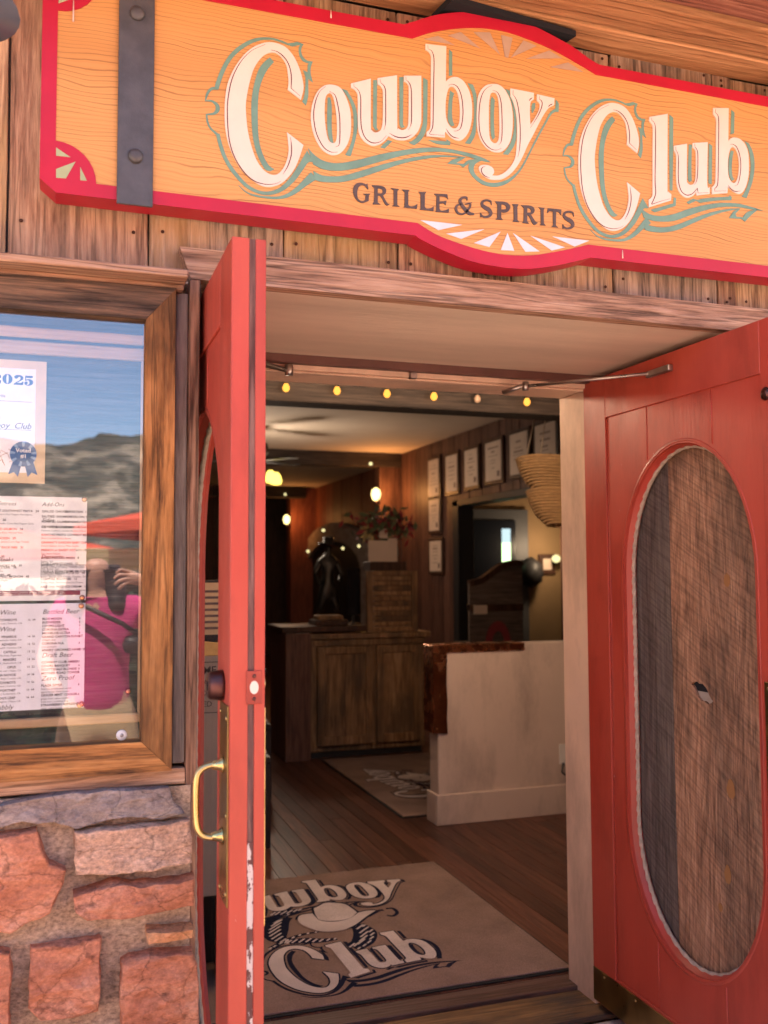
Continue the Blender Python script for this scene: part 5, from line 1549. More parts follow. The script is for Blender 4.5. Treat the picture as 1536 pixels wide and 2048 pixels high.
for (ya, yb, zt, zb, lb) in pics:
    r = empty('picture_frame', (3.70, (ya + yb) / 2, zb), 'framed certificate on the board wall, ' + lb, 'picture', 'framed certificates')
    y0, y1 = min(ya, yb), max(ya, yb)
    box('frame_border', 3.685, 3.708, y0 - 0.035, y1 + 0.035, zb - 0.035, zt + 0.035, M['frame'], r, bev=0.004)
    box('print', 3.681, 3.6849, y0, y1, zb, zt, M['oldpaper'], r, bev=0)
    zz = zt - random.uniform(0.04, 0.07)
    while zz > zb + 0.09:
        hh = random.choice((0.006, 0.008, 0.018))
        cy_ = (y0 + y1) / 2
        hl = random.uniform(0.03, 0.11) if y1 - y0 > 0.27 else random.uniform(0.03, 0.09)
        box('text_line', 3.6803, 3.6809, cy_ - hl, cy_ + hl, zz - hh, zz, M['paleink'], r, bev=0)
        zz -= hh + random.uniform(0.015, 0.04)
    box('seal', 3.6803, 3.6809, y0 + 0.03, y0 + 0.08, zb + 0.03, zb + 0.08, M['grayink'], r, bev=0)

# side room seen through the opening
sr = empty('side_room_wall', (5.2, 8.7, 0), 'mustard wall of the side room with a dark doorway', 'wall', kind='structure')
box('wall_panel', 3.80, 6.6, 8.62, 8.7, 0, 2.8, M['olive'], sr, bev=0)
dd = empty('side_room_door', (5.1, 8.6, 0), 'dark door with a narrow bright window in the side room', 'door')
box('door_casing', 4.55, 5.62, 8.56, 8.615, 0, 2.22, M['slate'], dd, bev=0.004)
box('door_leaf', 4.74, 5.43, 8.53, 8.558, 0.02, 2.08, plain('navy_black_door', (0.006, 0.008, 0.014), 0.3), dd, bev=0.003)
M['garden'] = glow('daylit_garden_window', (0.42, 0.62, 0.30), 0.9)
M['gardenblue'] = glow('daylit_sky_window', (0.30, 0.40, 0.42), 0.45)
box('window_pane', 5.235, 5.352, 8.524, 8.529, 1.545, 1.80, M['garden'], dd, bev=0)
box('window_pane', 5.235, 5.352, 8.524, 8.529, 1.802, 1.975, M['gardenblue'], dd, bev=0)
closer = box('door_closer', 4.5, 4.9, 8.3, 8.36, 2.27, 2.33, M['steel'], None, bev=0.006)
tag(closer, 'pale metal door closer bar above the dark door', 'door closer')
wl = empty('wall_ornament', (5.75, 8.6, 1.4), 'dark ornament and small frame on the mustard wall', 'ornament')
lathe('lamp_body', [(0.02, 0.2), (0.13, 0.12), (0.16, 0.0), (0.13, -0.12), (0.03, -0.18)], (5.62, 8.5, 1.42), M['charwood'], wl, 18, 'Z')
box('small_frame', 5.78, 6.02, 8.59, 8.615, 1.40, 1.66, M['frame'], wl, bev=0.006)
box('small_print', 5.84, 5.96, 8.584, 8.589, 1.46, 1.60, M['oldpaper'], wl, bev=0)
fill_lamp = empty('added_fill_lamp', (5.9, 8.3, 1.2), 'added small lit lamp that brightens the side room', 'lamp')
lathe('fill_globe', [(0.01, 0.05), (0.045, 0.03), (0.055, 0.0), (0.045, -0.03), (0.01, -0.05)], (5.95, 8.45, 1.60), M['fairy'], fill_lamp, 14, 'Z')
lamp_light('lamp_light', (5.75, 8.1, 1.75), 5.0, (1.0, 0.72, 0.45), 0.08, fill_lamp)  # fill light added with its globe to brighten the side room
post = box('dark_post', 5.98, 6.16, 8.2, 8.4, 0, 2.8, M['panel'], None, bev=0.006)
tag(post, 'dark wooden post at the right of the side room', 'post')

# carved settle with S-curved top
st_ = empty('carved_settle', (3.73, 5.6, 0.0), 'carved wooden settle with S-curved top and red arch panel', 'bench')
M['settle'] = wood('grey_brown_oak', (0.03, 0.022, 0.02), (0.085, 0.06, 0.05), (0.15, 0.11, 0.09), 0, vary=0.05)
top = smooth_pts([((3.475, 1.335), True), ((3.53, 1.345), False), ((3.60, 1.365), False), ((3.70, 1.43), False), ((3.80, 1.49), False), ((3.90, 1.515), False), ((4.0, 1.517), True)], False)
prism('back_board', [[[(p[0], p[1]) for p in top] + [(4.0, 0.80), (3.475, 0.80)]]], XZ, 5.58, 5.62, M['settle'], st_)
prism('top_moulding', [[ribbon([(p[0], p[1] + 0.005) for p in top], 0.05)]], XZ, 5.555, 5.63, M['frame'], st_)
box('rail', 3.475, 4.0, 5.56, 5.64, 1.09, 1.15, M['frame'], st_, bev=0.004)
box('base_panel', 3.475, 4.0, 5.57, 5.95, 0.0, 0.80, M['settle'], st_, bev=0.004)
arc = [(3.745 + 0.125 * cos(t), 0.78 + 0.22 * sin(t)) for t in [pi * i / 16 for i in range(17)]]
arc2 = [(3.745 + 0.065 * cos(t), 0.78 + 0.13 * sin(t)) for t in [pi * i / 16 for i in range(17)]]
prism('red_arch', [[arc + arc2[::-1]]], XZ, 5.565, 5.579, plain('red_leather', (0.22, 0.035, 0.04), 0.5), st_)
tg = box('price_tag', 3.50, 3.63, 5.546, 5.5555, 1.065, 1.145, M['oldpaper'], st_, bev=0)

# woven straw wall baskets
M['straw'] = paint('woven_straw', (0.62, 0.38, 0.18), 0.85, 0.3, 0.8, scale=40, brush=(0.2, 1, 3))
for (cx_, cz_, rt, hgt, lb) in ((3.05, 2.165, 0.29, 0.21, 'upper woven straw basket hanging beside the opening'), (3.10, 1.96, 0.27, 0.21, 'lower woven straw basket hanging beside the opening')):
    b = empty('straw_basket', (cx_, 3.2, cz_ - hgt), lb, 'basket', 'straw baskets')
    for sx_ in (-0.8, 0.8):
        tube('hanging_cord', [(cx_ + sx_ * rt, 3.2, cz_), (cx_ + sx_ * 0.1, 3.2, 2.80)], 0.004, M['rope'], b, 6)
    prof = [(rt, 0.0), (rt * 0.93, -hgt * 0.33), (rt * 0.78, -hgt * 0.68), (rt * 0.5, -hgt), (0.02, -hgt * 1.02)]
    for i in range(len(prof) - 1):
        nseg = 4
        for j in range(nseg):
            u = j / nseg
            r0 = prof[i][0] * (1 - u) + prof[i + 1][0] * u
            h0 = prof[i][1] * (1 - u) + prof[i + 1][1] * u
            if r0 < 0.05:
                continue
            tube('woven_coil', [(cx_ + r0 * cos(2 * pi * k / 24), 3.2 + 0.55 * r0 * sin(2 * pi * k / 24), cz_ + h0 + 0.012 * sin(4 * pi * k / 24)) for k in range(25)], 0.0085, M['straw'], b, 6)

# low plaster wall with copper edging
hw = empty('half_wall', (2.9, 2.98, 0), 'pinkish plaster half wall with copper edging and white baseboard', 'half wall')
box('wall_body', 2.08, 3.705, 2.912, 3.045, 0.0, 1.018, M['plaster'], hw, bev=0.004)
box('baseboard', 2.064, 3.705, 2.896, 2.9115, 0.0, 0.172, M['plaster'], hw, bev=0.003)
box('baseboard', 2.064, 2.0795, 2.912, 3.06, 0.0, 0.172, M['plaster'], hw, bev=0.003)
box('copper_cap', 2.048, 2.636, 2.904, 3.055, 1.0185, 1.0225, M['copper'], hw, bev=0.001)
box('copper_cap', 2.136, 2.636, 2.903, 2.911, 0.978, 1.018, M['copper'], hw, bev=0.002)
prism('copper_corner', [[[(2.05, 0.522), (2.135, 0.515), (2.132, 0.60), (2.136, 0.70), (2.130, 0.8), (2.136, 1.0175), (2.05, 1.0175)]]], XZ, 2.902, 2.911, M['copper'], hw)
box('copper_corner', 2.048, 2.079, 2.912, 3.055, 0.52, 1.0175, M['copper'], hw, bev=0.002)
ol = box('outlet_plate', 2.86, 2.935, 2.905, 2.9115, 0.29, 0.41, M['rubber'], hw, bev=0.002)
tube('plug_cord', [(2.88, 2.895, 0.30), (2.86, 2.88, 0.25), (2.9, 2.885, 0.22), (2.95, 2.89, 0.25)], 0.006, M['slate'], hw, 6)

# host cabinet and what stands on it
M['cabinet'] = wood('distressed_pine_cabinet', (0.04, 0.024, 0.014), (0.22, 0.12, 0.058), (0.37, 0.225, 0.12), 2, vary=0.12, patch=((0.06, 0.042, 0.03), 0.75), rough=0.5)
cab = empty('host_cabinet', (2.33, 5.25, 0), 'distressed pine host cabinet with two panelled doors', 'cabinet')
box('carcass', 1.86, 2.82, 5.02, 5.55, 0.05, 0.92, M['cabinet'], cab, bev=0.004)
box('plinth', 1.88, 2.80, 5.04, 5.5, 0.0, 0.049, M['charwood'], cab, bev=0.003)
box('counter_top', 1.82, 2.86, 4.97, 5.6, 0.921, 0.965, M['cabinet'], cab, bev=0.006)
box('face_rail', 1.86, 2.82, 4.998, 5.0195, 0.87, 0.92, M['cabinet'], cab, bev=0.003)
for (x0, x1) in ((1.915, 2.365), (2.40, 2.765)):
    d = box('cabinet_door', x0, x1, 4.995, 5.0195, 0.10, 0.865, M['cabinet'], cab, bev=0.003)
    for (a0, a1, b0, b1) in ((x0, x0 + 0.055, 0.10, 0.865), (x1 - 0.055, x1, 0.10, 0.865), (x0 + 0.0552, x1 - 0.0552, 0.805, 0.865), (x0 + 0.0552, x1 - 0.0552, 0.10, 0.17)):
        box('door_frame_strip', a0, a1, 4.978, 4.9948, b0, b1, M['cabinet'], d, bev=0.004)
desk = empty('dark_stand', (1.74, 5.2, 0), 'dark red-brown stand left of the host cabinet', 'stand')
box('stand_body', 1.655, 1.855, 4.95, 5.5, 0.0, 0.975, M['panel'], desk, bev=0.005)
box('stand_top', 1.64, 2.33, 5.02, 5.56, 0.976, 1.022, M['frame'], desk, bev=0.006)

lv = empty('slatted_board', (2.55, 5.06, 0.965), 'slatted wooden menu board standing on the cabinet', 'board')
for (a0, a1, b0, b1) in ((2.335, 2.385, 0.966, 1.455), (2.72, 2.77, 0.966, 1.455), (2.386, 2.719, 1.415, 1.455), (2.386, 2.719, 0.966, 1.005)):
    box('board_frame', a0, a1, 5.03, 5.07, b0, b1, M['cabinet'], lv, bev=0.004)
for k in range(10):
    zz = 1.012 + k * 0.0405
    box('slat', 2.386, 2.719, 5.045, 5.06, zz, zz + 0.035, M['cabinet'], lv, bev=0.003)
for (x0, x1, z0, z1, yy, lb) in ((2.372, 2.545, 1.53, 1.70, 5.10, 'square white card on top of the slatted board'), (2.55, 2.63, 1.515, 1.72, 5.13, 'narrow white card beside the square card'), (2.47, 2.545, 1.72, 1.80, 5.12, 'small white card above the square card')):
    o = box('card', x0, x1, yy, yy + 0.004, z0, z1, M['oldpaper'], None, bev=0)
    tag(o, lb, 'card')
cb = box('card_box', 2.39, 2.70, 5.11, 5.30, 1.456, 1.529, M['frame'], None, bev=0.004)
tag(cb, 'dark wooden box carrying the white cards', 'box')
tv = empty('black_screen', (2.30, 5.2, 1.022), 'black monitor screen on the dark stand', 'screen')
box('screen_panel', 2.225, 2.333, 5.19, 5.21, 1.10, 1.475, plain('black_glass', (0.006, 0.006, 0.009), 0.15, 0.5), tv, bev=0.003)
box('screen_foot', 2.24, 2.33, 5.16, 5.26, 1.0225, 1.034, M['charwood'], tv, bev=0.003)
box('screen_neck', 2.27, 2.29, 5.212, 5.235, 1.035, 1.25, M['charwood'], tv, bev=0.002)

flw = empty('flower_arrangement', (2.58, 5.22, 1.53), 'arrangement of red and green leaves above the cards', 'flowers')
lathe('vase', [(0.05, 0.0), (0.08, 0.06), (0.07, 0.12), (0.04, 0.16), (0.055, 0.19)], (2.60, 5.25, 1.53), M['charwood'], flw, 16, 'Z')
lm = {'leaf_green': plain('grey_green_leaf', (0.10, 0.12, 0.06), 0.6), 'leaf_red': plain('dark_red_petal', (0.22, 0.025, 0.03), 0.6), 'leaf_tan': plain('dry_tan_leaf', (0.42, 0.32, 0.15), 0.7)}
for nm, cnt, spread in (('leaf_green', 170, 0.17), ('leaf_red', 130, 0.22), ('leaf_tan', 18, 0.1)):
    V, F = [], []
    for i in range(cnt):
        c = Vector((2.56 + random.gauss(0, spread * 0.55), 5.2 + random.gauss(0, 0.07), 1.83 + random.gauss(0, 0.07)))
        if nm == 'leaf_tan':
            c = Vector((2.37 + random.gauss(0, 0.025), 5.15, 1.76 + random.gauss(0, 0.03)))
        d = Vector((random.gauss(0, 1), random.gauss(0, 1), random.gauss(0.4, 1))).normalized()
        s = d.cross(Vector((random.gauss(0, 1), random.gauss(0, 1), random.gauss(0, 1)))).normalized()
        L = random.uniform(0.03, 0.055)
        b0 = len(V)
        V += [c - d * L, c + s * L * 0.4, c + d * L, c - s * L * 0.4]
        F.append([b0, b0 + 1, b0 + 2, b0 + 3])
    o = make(nm, V, F, lm[nm], flw)
    o["kind"] = 'stuff'

# bronze cowboy statuette
sta = empty('bronze_statuette', (2.06, 5.2, 1.022), 'dark bronze standing figure statuette on the stand', 'statue')
M['statue'] = metal('dark_statue_bronze', (0.05, 0.045, 0.042), 0.5)
box('plinth', 1.93, 2.20, 5.1, 5.32, 1.0225, 1.065, M['frame'], sta, bev=0.004)
box('plinth_step', 1.96, 2.17, 5.13, 5.29, 1.0655, 1.10, M['cabinet'], sta, bev=0.006)
sv = [(2.06, 5.2, 1.33), (2.06, 5.2, 1.45), (2.065, 5.2, 1.55), (2.065, 5.2, 1.60), (2.065, 5.2, 1.66), (2.10, 5.2, 1.25), (2.14, 5.18, 1.12), (2.02, 5.2, 1.25), (1.99, 5.22, 1.12), (2.13, 5.2, 1.53), (2.17, 5.18, 1.42), (2.13, 5.12, 1.36),
      (2.0, 5.2, 1.53), (1.95, 5.2, 1.43), (1.98, 5.12, 1.34)]
se = [(0, 1), (1, 2), (2, 3), (3, 4), (0, 5), (5, 6), (0, 7), (7, 8), (2, 9), (9, 10), (10, 11), (2, 12), (12, 13), (13, 14)]
sr_ = [0.055, 0.05, 0.055, 0.022, 0.036, 0.05, 0.03, 0.05, 0.03, 0.03, 0.024, 0.02, 0.03, 0.024, 0.02]


def skin(name, verts, edges, radii, mat, parent, root=0, sub=1):
    o0 = Vector(verts[0])
    me = bpy.data.meshes.new(name)
    me.from_pydata([tuple(Vector(v) - o0) for v in verts], edges, [])
    o = bpy.data.objects.new(name, me)
    reg(o, parent, o0)
    md = o.modifiers.new('skin', 'SKIN')
    for i, r in enumerate(radii):
        q = me.skin_vertices[0].data[i]
        q.radius = r if isinstance(r, tuple) else (r, r)
        q.use_root = (i == root)
    md.use_smooth_shade = True
    if sub:
        s = o.modifiers.new('smooth', 'SUBSURF')
        s.levels = sub
        s.render_levels = sub
    me.materials.append(mat)
    return o


skin('figure', sv, se, sr_, M['statue'], sta)
lathe('hat', [(0.09, 0.0), (0.085, 0.012), (0.045, 0.016), (0.04, 0.06), (0.01, 0.065)], (2.065, 5.2, 1.67), M['statue'], sta, 18, 'Z')

# dining chairs whose edges show beside the door
M['chairwood'] = plain('near_black_chair_wood', (0.02, 0.012, 0.01), 0.4)
M['pad'] = plain('pale_lilac_pad', (0.42, 0.36, 0.38), 0.8)


def chair(x, y, lb):
    r = empty('dining_chair', (x, y, 0), lb, 'chair', 'dining chairs beside the door')
    for dx in (-0.2, 0.2):
        box('leg', x + dx - 0.02, x + dx + 0.02, y - 0.2, y - 0.16, 0, 0.44, M['chairwood'], r, bev=0.003)
        box('leg', x + dx - 0.02, x + dx + 0.02, y + 0.16, y + 0.2, 0, 0.95, M['chairwood'], r, bev=0.003)
    box('seat', x - 0.22, x + 0.22, y - 0.22, y + 0.2, 0.4405, 0.475, M['chairwood'], r, bev=0.006)
    box('seat_pad', x - 0.2, x + 0.2, y - 0.2, y + 0.14, 0.4755, 0.51, M['pad'], r, bev=0.012)
    for zz in (0.62, 0.75, 0.88):
        box('back_slat', x - 0.18, x + 0.18, y + 0.17, y + 0.19, zz, zz + 0.06, M['chairwood'], r, bev=0.003)


chair(1.09, 4.05, 'dark dining chair with pale pad beside the door edge')
chair(0.86, 3.0, 'nearer dark dining chair hidden mostly by the left door')
tb = empty('dining_table', (0.7, 4.9, 0), 'dark dining table set with white napkins beyond the chair', 'table')
box('table_top', 0.2, 1.42, 4.5, 5.3, 0.72, 0.76, M['chairwood'], tb, bev=0.005)
for dx, dy in ((0.26, 4.56), (1.36, 4.56), (0.26, 5.24), (1.36, 5.24)):
    box('leg', dx - 0.03, dx + 0.03, dy - 0.03, dy + 0.03, 0, 0.719, M['chairwood'], tb, bev=0.004)
for (x_, y_, lb) in ((1.35, 4.6, 'white folded napkin on the near corner of the table'), (1.36, 5.1, 'white folded napkin on the far corner of the table')):
    o = prism('napkin', [[[(x_ - 0.05, 0.7605), (x_ + 0.05, 0.7605), (x_, 0.90)]]], XZ, y_ - 0.03, y_ + 0.03, M['paper'], None)
    tag(o, lb, 'napkin')

# welcome board behind the left door's glass
wb = empty('welcome_board', (0.45, 1.25, 0.012), 'taupe board asking guests to wait to be seated, behind the door glass', 'sign')
M['taupe'] = paint('taupe_board_paint', (0.32, 0.25, 0.19), 0.7, 0.05, 0.05)
box('board', 0.27, 0.60, 1.25, 1.27, 0.30, 1.15, M['taupe'], wb, bev=0.003)
prism('gold_top', [[[(0.27, 1.1505), (0.60, 1.1505), (0.59, 1.19), (0.5, 1.20), (0.435, 1.18), (0.36, 1.205), (0.28, 1.19)]]], XZ, 1.248, 1.272, paint('gold_leaf_edge', (0.6, 0.36, 0.1), 0.5, 0.3, 0.5), wb)
box('foot', 0.28, 0.31, 1.2, 1.34, 0.013, 0.30, M['chairwood'], wb, bev=0.003)
box('foot', 0.56, 0.59, 1.2, 1.34, 0.013, 0.30, M['chairwood'], wb, bev=0.003)
print_lines('lettering', [("WELCOME", 0.545, 1.085, 0.038, 0, 0.0004, 'R'), ("PLEASE WAIT", 0.54, 1.045, 0.028, 0, 0, 'R'), ("TO", 0.512, 1.008, 0.026, 0, 0, 'R'), ("BE SEATED", 0.53, 0.968, 0.028, 0, 0, 'R')], lambda a, b: (a, 1.2485, b), M['charwood'], wb)
for (a0, a1, b0, b1) in ((0.29, 0.565, 1.125, 1.1275), (0.29, 0.565, 0.945, 0.9475), (0.29, 0.2925, 0.948, 1.1245), (0.5625, 0.565, 0.948, 1.1245)):
    box('border_line', a0, a1, 1.2485, 1.2499, b0, b1, M['charwood'], wb, bev=0)
nt_ = empty('posted_notice', (0.5, 1.4, 1.2), 'small printed notice seen through the left door glass', 'notice')
box('sheet', 0.44, 0.68, 1.40, 1.402, 1.215, 1.41, M['papertan'], nt_, bev=0)
for k in range(7):
    box('print_line', 0.46, 0.66 - 0.03 * (k % 3), 1.3975, 1.3995, 1.235 + k * 0.023, 1.244 + k * 0.023, M['grayink'], nt_, bev=0)
box('holder', 0.43, 0.69, 1.403, 1.42, 0.0, 1.42, M['charwood'], nt_, bev=0.002)

# ================================================================ mats
def carpet(name, colr, var=0.25):
    m, nt, b = newmat(name)
    v = coords(nt, (1, 1, 1))
    n1 = N(nt, 'TexNoise', Scale=420.0, Detail=2.0)
    n2 = N(nt, 'TexNoise', Scale=6.0, Detail=4.0)
    nt.links.new(v, n1.inputs['Vector'])
    nt.links.new(v, n2.inputs['Vector'])
    r1 = ramp(nt, [(0.3, tuple(c * (1 - var * 1.6) for c in colr)), (0.7, tuple(c * (1 + var) for c in colr))])
    nt.links.new(n1.outputs[0], r1.inputs[0])
    r2 = ramp(nt, [(0.3, g3(0.82)), (0.7, g3(1.1))])
    nt.links.new(n2.outputs[0], r2.inputs[0])
    c = mix(nt, r1.outputs[0], r2.outputs[0], 1.0, 'MULTIPLY')
    nt.links.new(c, b.inputs['Base Color'])
    b.inputs['Roughness'].default_value = 0.98
    b.inputs['Specular IOR Level'].default_value = 0.05
    bump(nt, b, n1.outputs[0], 0.8, 0.004)
    return m


M['matbrown'] = carpet('brown_mat_pile', (0.29, 0.195, 0.16))
M['matpale'] = carpet('pale_mat_pile', (0.66, 0.56, 0.53), 0.2)
M['matnavy'] = carpet('navy_mat_pile', (0.016, 0.018, 0.038), 0.2)
M['rubberedge'] = plain('black_rubber_edge', (0.012, 0.011, 0.011), 0.6)


def logo_mat(name, x0, x1, y0, y1, label, tf, zt):
    r = empty(name, ((x0 + x1) / 2, (y0 + y1) / 2, 0), label, 'doormat', 'logo doormats')
    box('rubber_edge', x0, x1, y0, y1, 0.0005, 0.006, M['rubberedge'], r, bev=0.002)
    box('pile', x0 + 0.012, x1 - 0.012, y0 + 0.012, y1 - 0.012, 0.006, 0.0125, M['matbrown'], r, bev=0.002)

    def fm(a, b, d):
        q = tf(a, b)
        return (q[0], q[1], d)
    for word, A in ((('C', 'o1', 'w', 'b1', 'o2', 'y', 'sw1'), MAT_COWBOY), (('C', 'l', 'u', 'b2', 'sw2'), MAT_CLUB)):
        for gname in word:
            gl = GLYPHS[gname]
            dx = 0.926 if (gname == 'C' and A is MAT_CLUB) else 0.0

            def aff(p):
                a, b = p[0] + dx, p[1]
                w = tuple(q * 1.2 for q in p[2:])
                return (A[0][0] * a + A[0][1] * b + A[0][2], A[1][0] * a + A[1][1] * b + A[1][2]) + w
            P_ = lambda s, c=True: [aff(p) for p in smooth_pts(parse(s), c)]
            nav = [[P_(s)] for s in gl['teal']]
            nav += [[ribbon(P_(s, False))] for s in gl.get('rib', [])]
            for i, t in enumerate(nav):
                prism('logo_shadow', [t], fm, zt + 0.0004 + 0.00004 * i, 0.012, M['matnavy'], r)
            if 'face' in gl:
                fc = [P_(s) for s in gl['face']]
                for lp_ in fc:
                    prism('logo_outline', [[ribbon(lp_ + lp_[:2], 0.013)]], fm, zt + 0.0007, 0.012, M['matnavy'], r)
                prism('logo_letter', [fc], fm, zt + 0.0010, 0.012, M['matpale'], r)
    hb = [(p[0], p[1]) for p in smooth_pts(parse(HAT['brim']))]
    hc = [(p[0], p[1]) for p in smooth_pts(parse(HAT['crown']))]
    for lp_ in (hb, hc):
        prism('hat_outline', [[ribbon(lp_ + lp_[:2], 0.02)]], fm, zt + 0.0012, 0.012, M['matnavy'], r)
    prism('hat_brim', [[hb]], fm, zt + 0.0014, 0.012, M['matpale'], r)
    prism('hat_crown', [[hc]], fm, zt + 0.0016, 0.012, M['matpale'], r)
    for k, v in ROPES.items():
        for i, s in enumerate(v):
            pts = smooth_pts(parse(s), False)
            prism('rope_band', [[ribbon(pts)]], fm, zt + 0.0006 + 0.00003 * i, 0.012, M['matnavy'], r)
            if k != 'curl':
                st = [[ribbon([(p[0] - p[2] * 0.25, p[1] - p[2] * 0.25), (p[0] + p[2] * 0.3, p[1] + p[2] * 0.3)], 0.008)] for p in pts[::2]]
                prism('rope_strand', st, fm, zt + 0.0011, 0.012, M['matpale'], r)
    return r


logo_mat('logo_mat', 0.30, 1.80, 0.913, 2.272, 'large brown mat with cowboy hat and club lettering at the threshold', lambda a, b: (a, b), 0.0125)
logo_mat('logo_mat', 1.93, 2.86, 3.12, 4.93, 'second brown logo mat in front of the host cabinet', lambda a, b: (2.70 - (b - 1.6) * 0.72 - 0.25, 4.0 + (a - 1.0) * 0.9), 0.0125)

# ================================================================ what the glass of the case reflects
M['hill'] = None
m_, nt_h, b_h = newmat('scrub_hillside')
v_ = coords(nt_h, (1, 1, 1.8), rnd=False)
n1_ = N(nt_h, 'TexNoise', Scale=0.035, Detail=9.0, Roughness=0.68)
n2_ = N(nt_h, 'TexNoise', Scale=0.16, Detail=6.0, Roughness=0.7)
nt_h.links.new(v_, n1_.inputs['Vector'])
nt_h.links.new(v_, n2_.inputs['Vector'])
r1_ = ramp(nt_h, [(0.40, (0.02, 0.03, 0.022)), (0.49, (0.055, 0.055, 0.04)), (0.56, (0.20, 0.165, 0.125)), (0.70, (0.32, 0.25, 0.18))])
nt_h.links.new(n1_.outputs[0], r1_.inputs[0])
r2_ = ramp(nt_h, [(0.42, (0.25, 0.3, 0.22)), (0.55, (1, 1, 1))])
nt_h.links.new(n2_.outputs[0], r2_.inputs[0])
nt_h.links.new(mix(nt_h, r1_.outputs[0], r2_.outputs[0], 0.8, 'MULTIPLY'), b_h.inputs['Base Color'])
b_h.inputs['Roughness'].default_value = 0.95
M['hill'] = m_
ctrl = [(-900, 60), (-500, 80), (-250, 58), (-120, 74), (-40, 70), (-7, 66.7), (2, 65.2), (14, 69.8), (26, 71.6), (41, 67.8), (70, 60), (130, 75), (260, 85), (420, 62), (900, 70)]


def ridge(x):
    for (a, ha), (b, hb) in zip(ctrl[:-1], ctrl[1:]):
        if a <= x <= b:
            t = (x - a) / (b - a)
            return ha + (hb - ha) * (t * t * (3 - 2 * t))
    return 60


HV, HF = [], []
nx = 200
prof = [(0.0, 0.0), (0.06, 0.06), (0.14, 0.15), (0.24, 0.28), (0.36, 0.42), (0.48, 0.56), (0.6, 0.7), (0.72, 0.82), (0.84, 0.92), (0.93, 0.98), (1.0, 1.0), (1.2, 0.8), (1.6, 0.2), (2.0, 0.0)]
for i in range(nx + 1):
    s_ = -1 + 2 * i / nx
    xx = 900 * (abs(s_) ** 2.2) * (1 if s_ > 0 else -1) + 15
    for (u, hh) in prof:
        yy = -330 - 170 * u
        z = -0.3 + ridge(xx * 500 / 500) * hh
        nn = noise.fractal(Vector((xx * 0.03, yy * 0.03, 0)), 1.0, 2.0, 5)
        z += nn * 7.0 * min(1, hh * 1.6) * (0.25 if u == 1.0 else 1.0)
        HV.append((xx, yy, max(z, -0.3)))
k_ = len(prof)
for i in range(nx):
    for j in range(k_ - 1):
        a = i * k_ + j
        HF.append([a, a + 1, a + k_ + 1, a + k_])
hill = make('hills', HV, HF, M['hill'], None, smooth=True)
tag(hill, 'scrubby desert ridge reflected in the glass of the menu case', 'hills', kind='structure')

M['umbrella'] = plain('red_canvas', (0.62, 0.075, 0.03), 0.8)


def parasol(x, y, r, zr, lb):
    p = empty('parasol', (x, y, -0.15), lb, 'umbrella', 'red parasols across the plaza')
    n = 8
    V = [(x, y, zr + r * 0.2)] + [(x + r * cos(2 * pi * k / n), y + r * sin(2 * pi * k / n), zr) for k in range(n)]
    V += [(a, b, c - 0.11) for a, b, c in V[1:]]
    F = [[0, 1 + k, 1 + (k + 1) % n] for k in range(n)] + [[1 + k, 1 + n + k, 1 + n + (k + 1) % n, 1 + (k + 1) % n] for k in range(n)]
    make('canopy', V, F, M['umbrella'], p)
    tube('pole', [(x, y, -0.15), (x, y, zr + r * 0.2)], 0.025, M['chairwood'], p, 8)
    for k in range(n):
        a = 2 * pi * k / n
        tube('rib', [(x, y, zr + r * 0.18), (x + 0.98 * r * cos(a), y + 0.98 * r * sin(a), zr - 0.01)], 0.008, M['chairwood'], p, 5)
    lathe('base', [(0.28, 0.0), (0.28, 0.05), (0.05, 0.09)], (x, y, -0.15), M['charwood'], p, 16, 'Z')


parasol(2.9, -8.9, 2.75, 1.98, 'near red parasol on the plaza, reflected above the person')
parasol(-1.2, -14.0, 2.4, 1.78, 'far red parasol on the plaza behind the first')
M['cane'] = plain('dry_bamboo', (0.46, 0.36, 0.19), 0.7)
scr = empty('bamboo_screen', (1.4, -9.9, -0.15), 'low bamboo cane screen across the plaza', 'screen')
for k in range(9):
    tube('cane', [(0.2, -9.9, 1.49 + 0.03 * k), (3.2, -9.9, 1.49 + 0.03 * k)], 0.0142, M['cane'], scr, 6)
for px_ in (0.22, 1.2, 2.2, 3.18):
    box('post', px_ - 0.03, px_ + 0.03, -9.98, -9.92, -0.15, 1.75, M['chairwood'], scr, bev=0.003)
box('lower_panel', 0.25, 3.15, -9.93, -9.915, -0.1, 1.46, plain('dark_green_panel', (0.03, 0.045, 0.035), 0.7), scr, bev=0)

M['added_hedge'] = plain('dark_hedge_leaf', (0.02, 0.032, 0.016), 0.7)
HV2, HF2 = [], []
for i in range(2400):
    c = Vector((random.uniform(-0.7, 1.3), random.uniform(-4.75, -4.25), random.uniform(-0.1, 1.36)))
    d = Vector((random.gauss(0, 1), random.gauss(0, 1), random.gauss(0, 1))).normalized()
    s = d.cross(Vector((random.gauss(0, 1), random.gauss(0, 1), random.gauss(0, 1)))).normalized()
    L = random.uniform(0.03, 0.06)
    b0 = len(HV2)
    HV2 += [c - d * L, c + s * L * 0.5, c + d * L, c - s * L * 0.5]
    HF2.append([b0, b0 + 1, b0 + 2, b0 + 3])
added_hedge = empty('added_hedge', (0.3, -4.5, -0.15), 'added dark clipped foliage that darkens the low reflection in the glass', 'added_hedge')  # added behind the camera to darken the low part of the reflection
o = make('foliage', HV2, HF2, M['added_hedge'], added_hedge)
o["kind"] = 'stuff'
box('added_hedge_core', -0.65, 1.25, -4.70, -4.33, -0.15, 1.30, M['added_hedge'], added_hedge, bev=0.05)

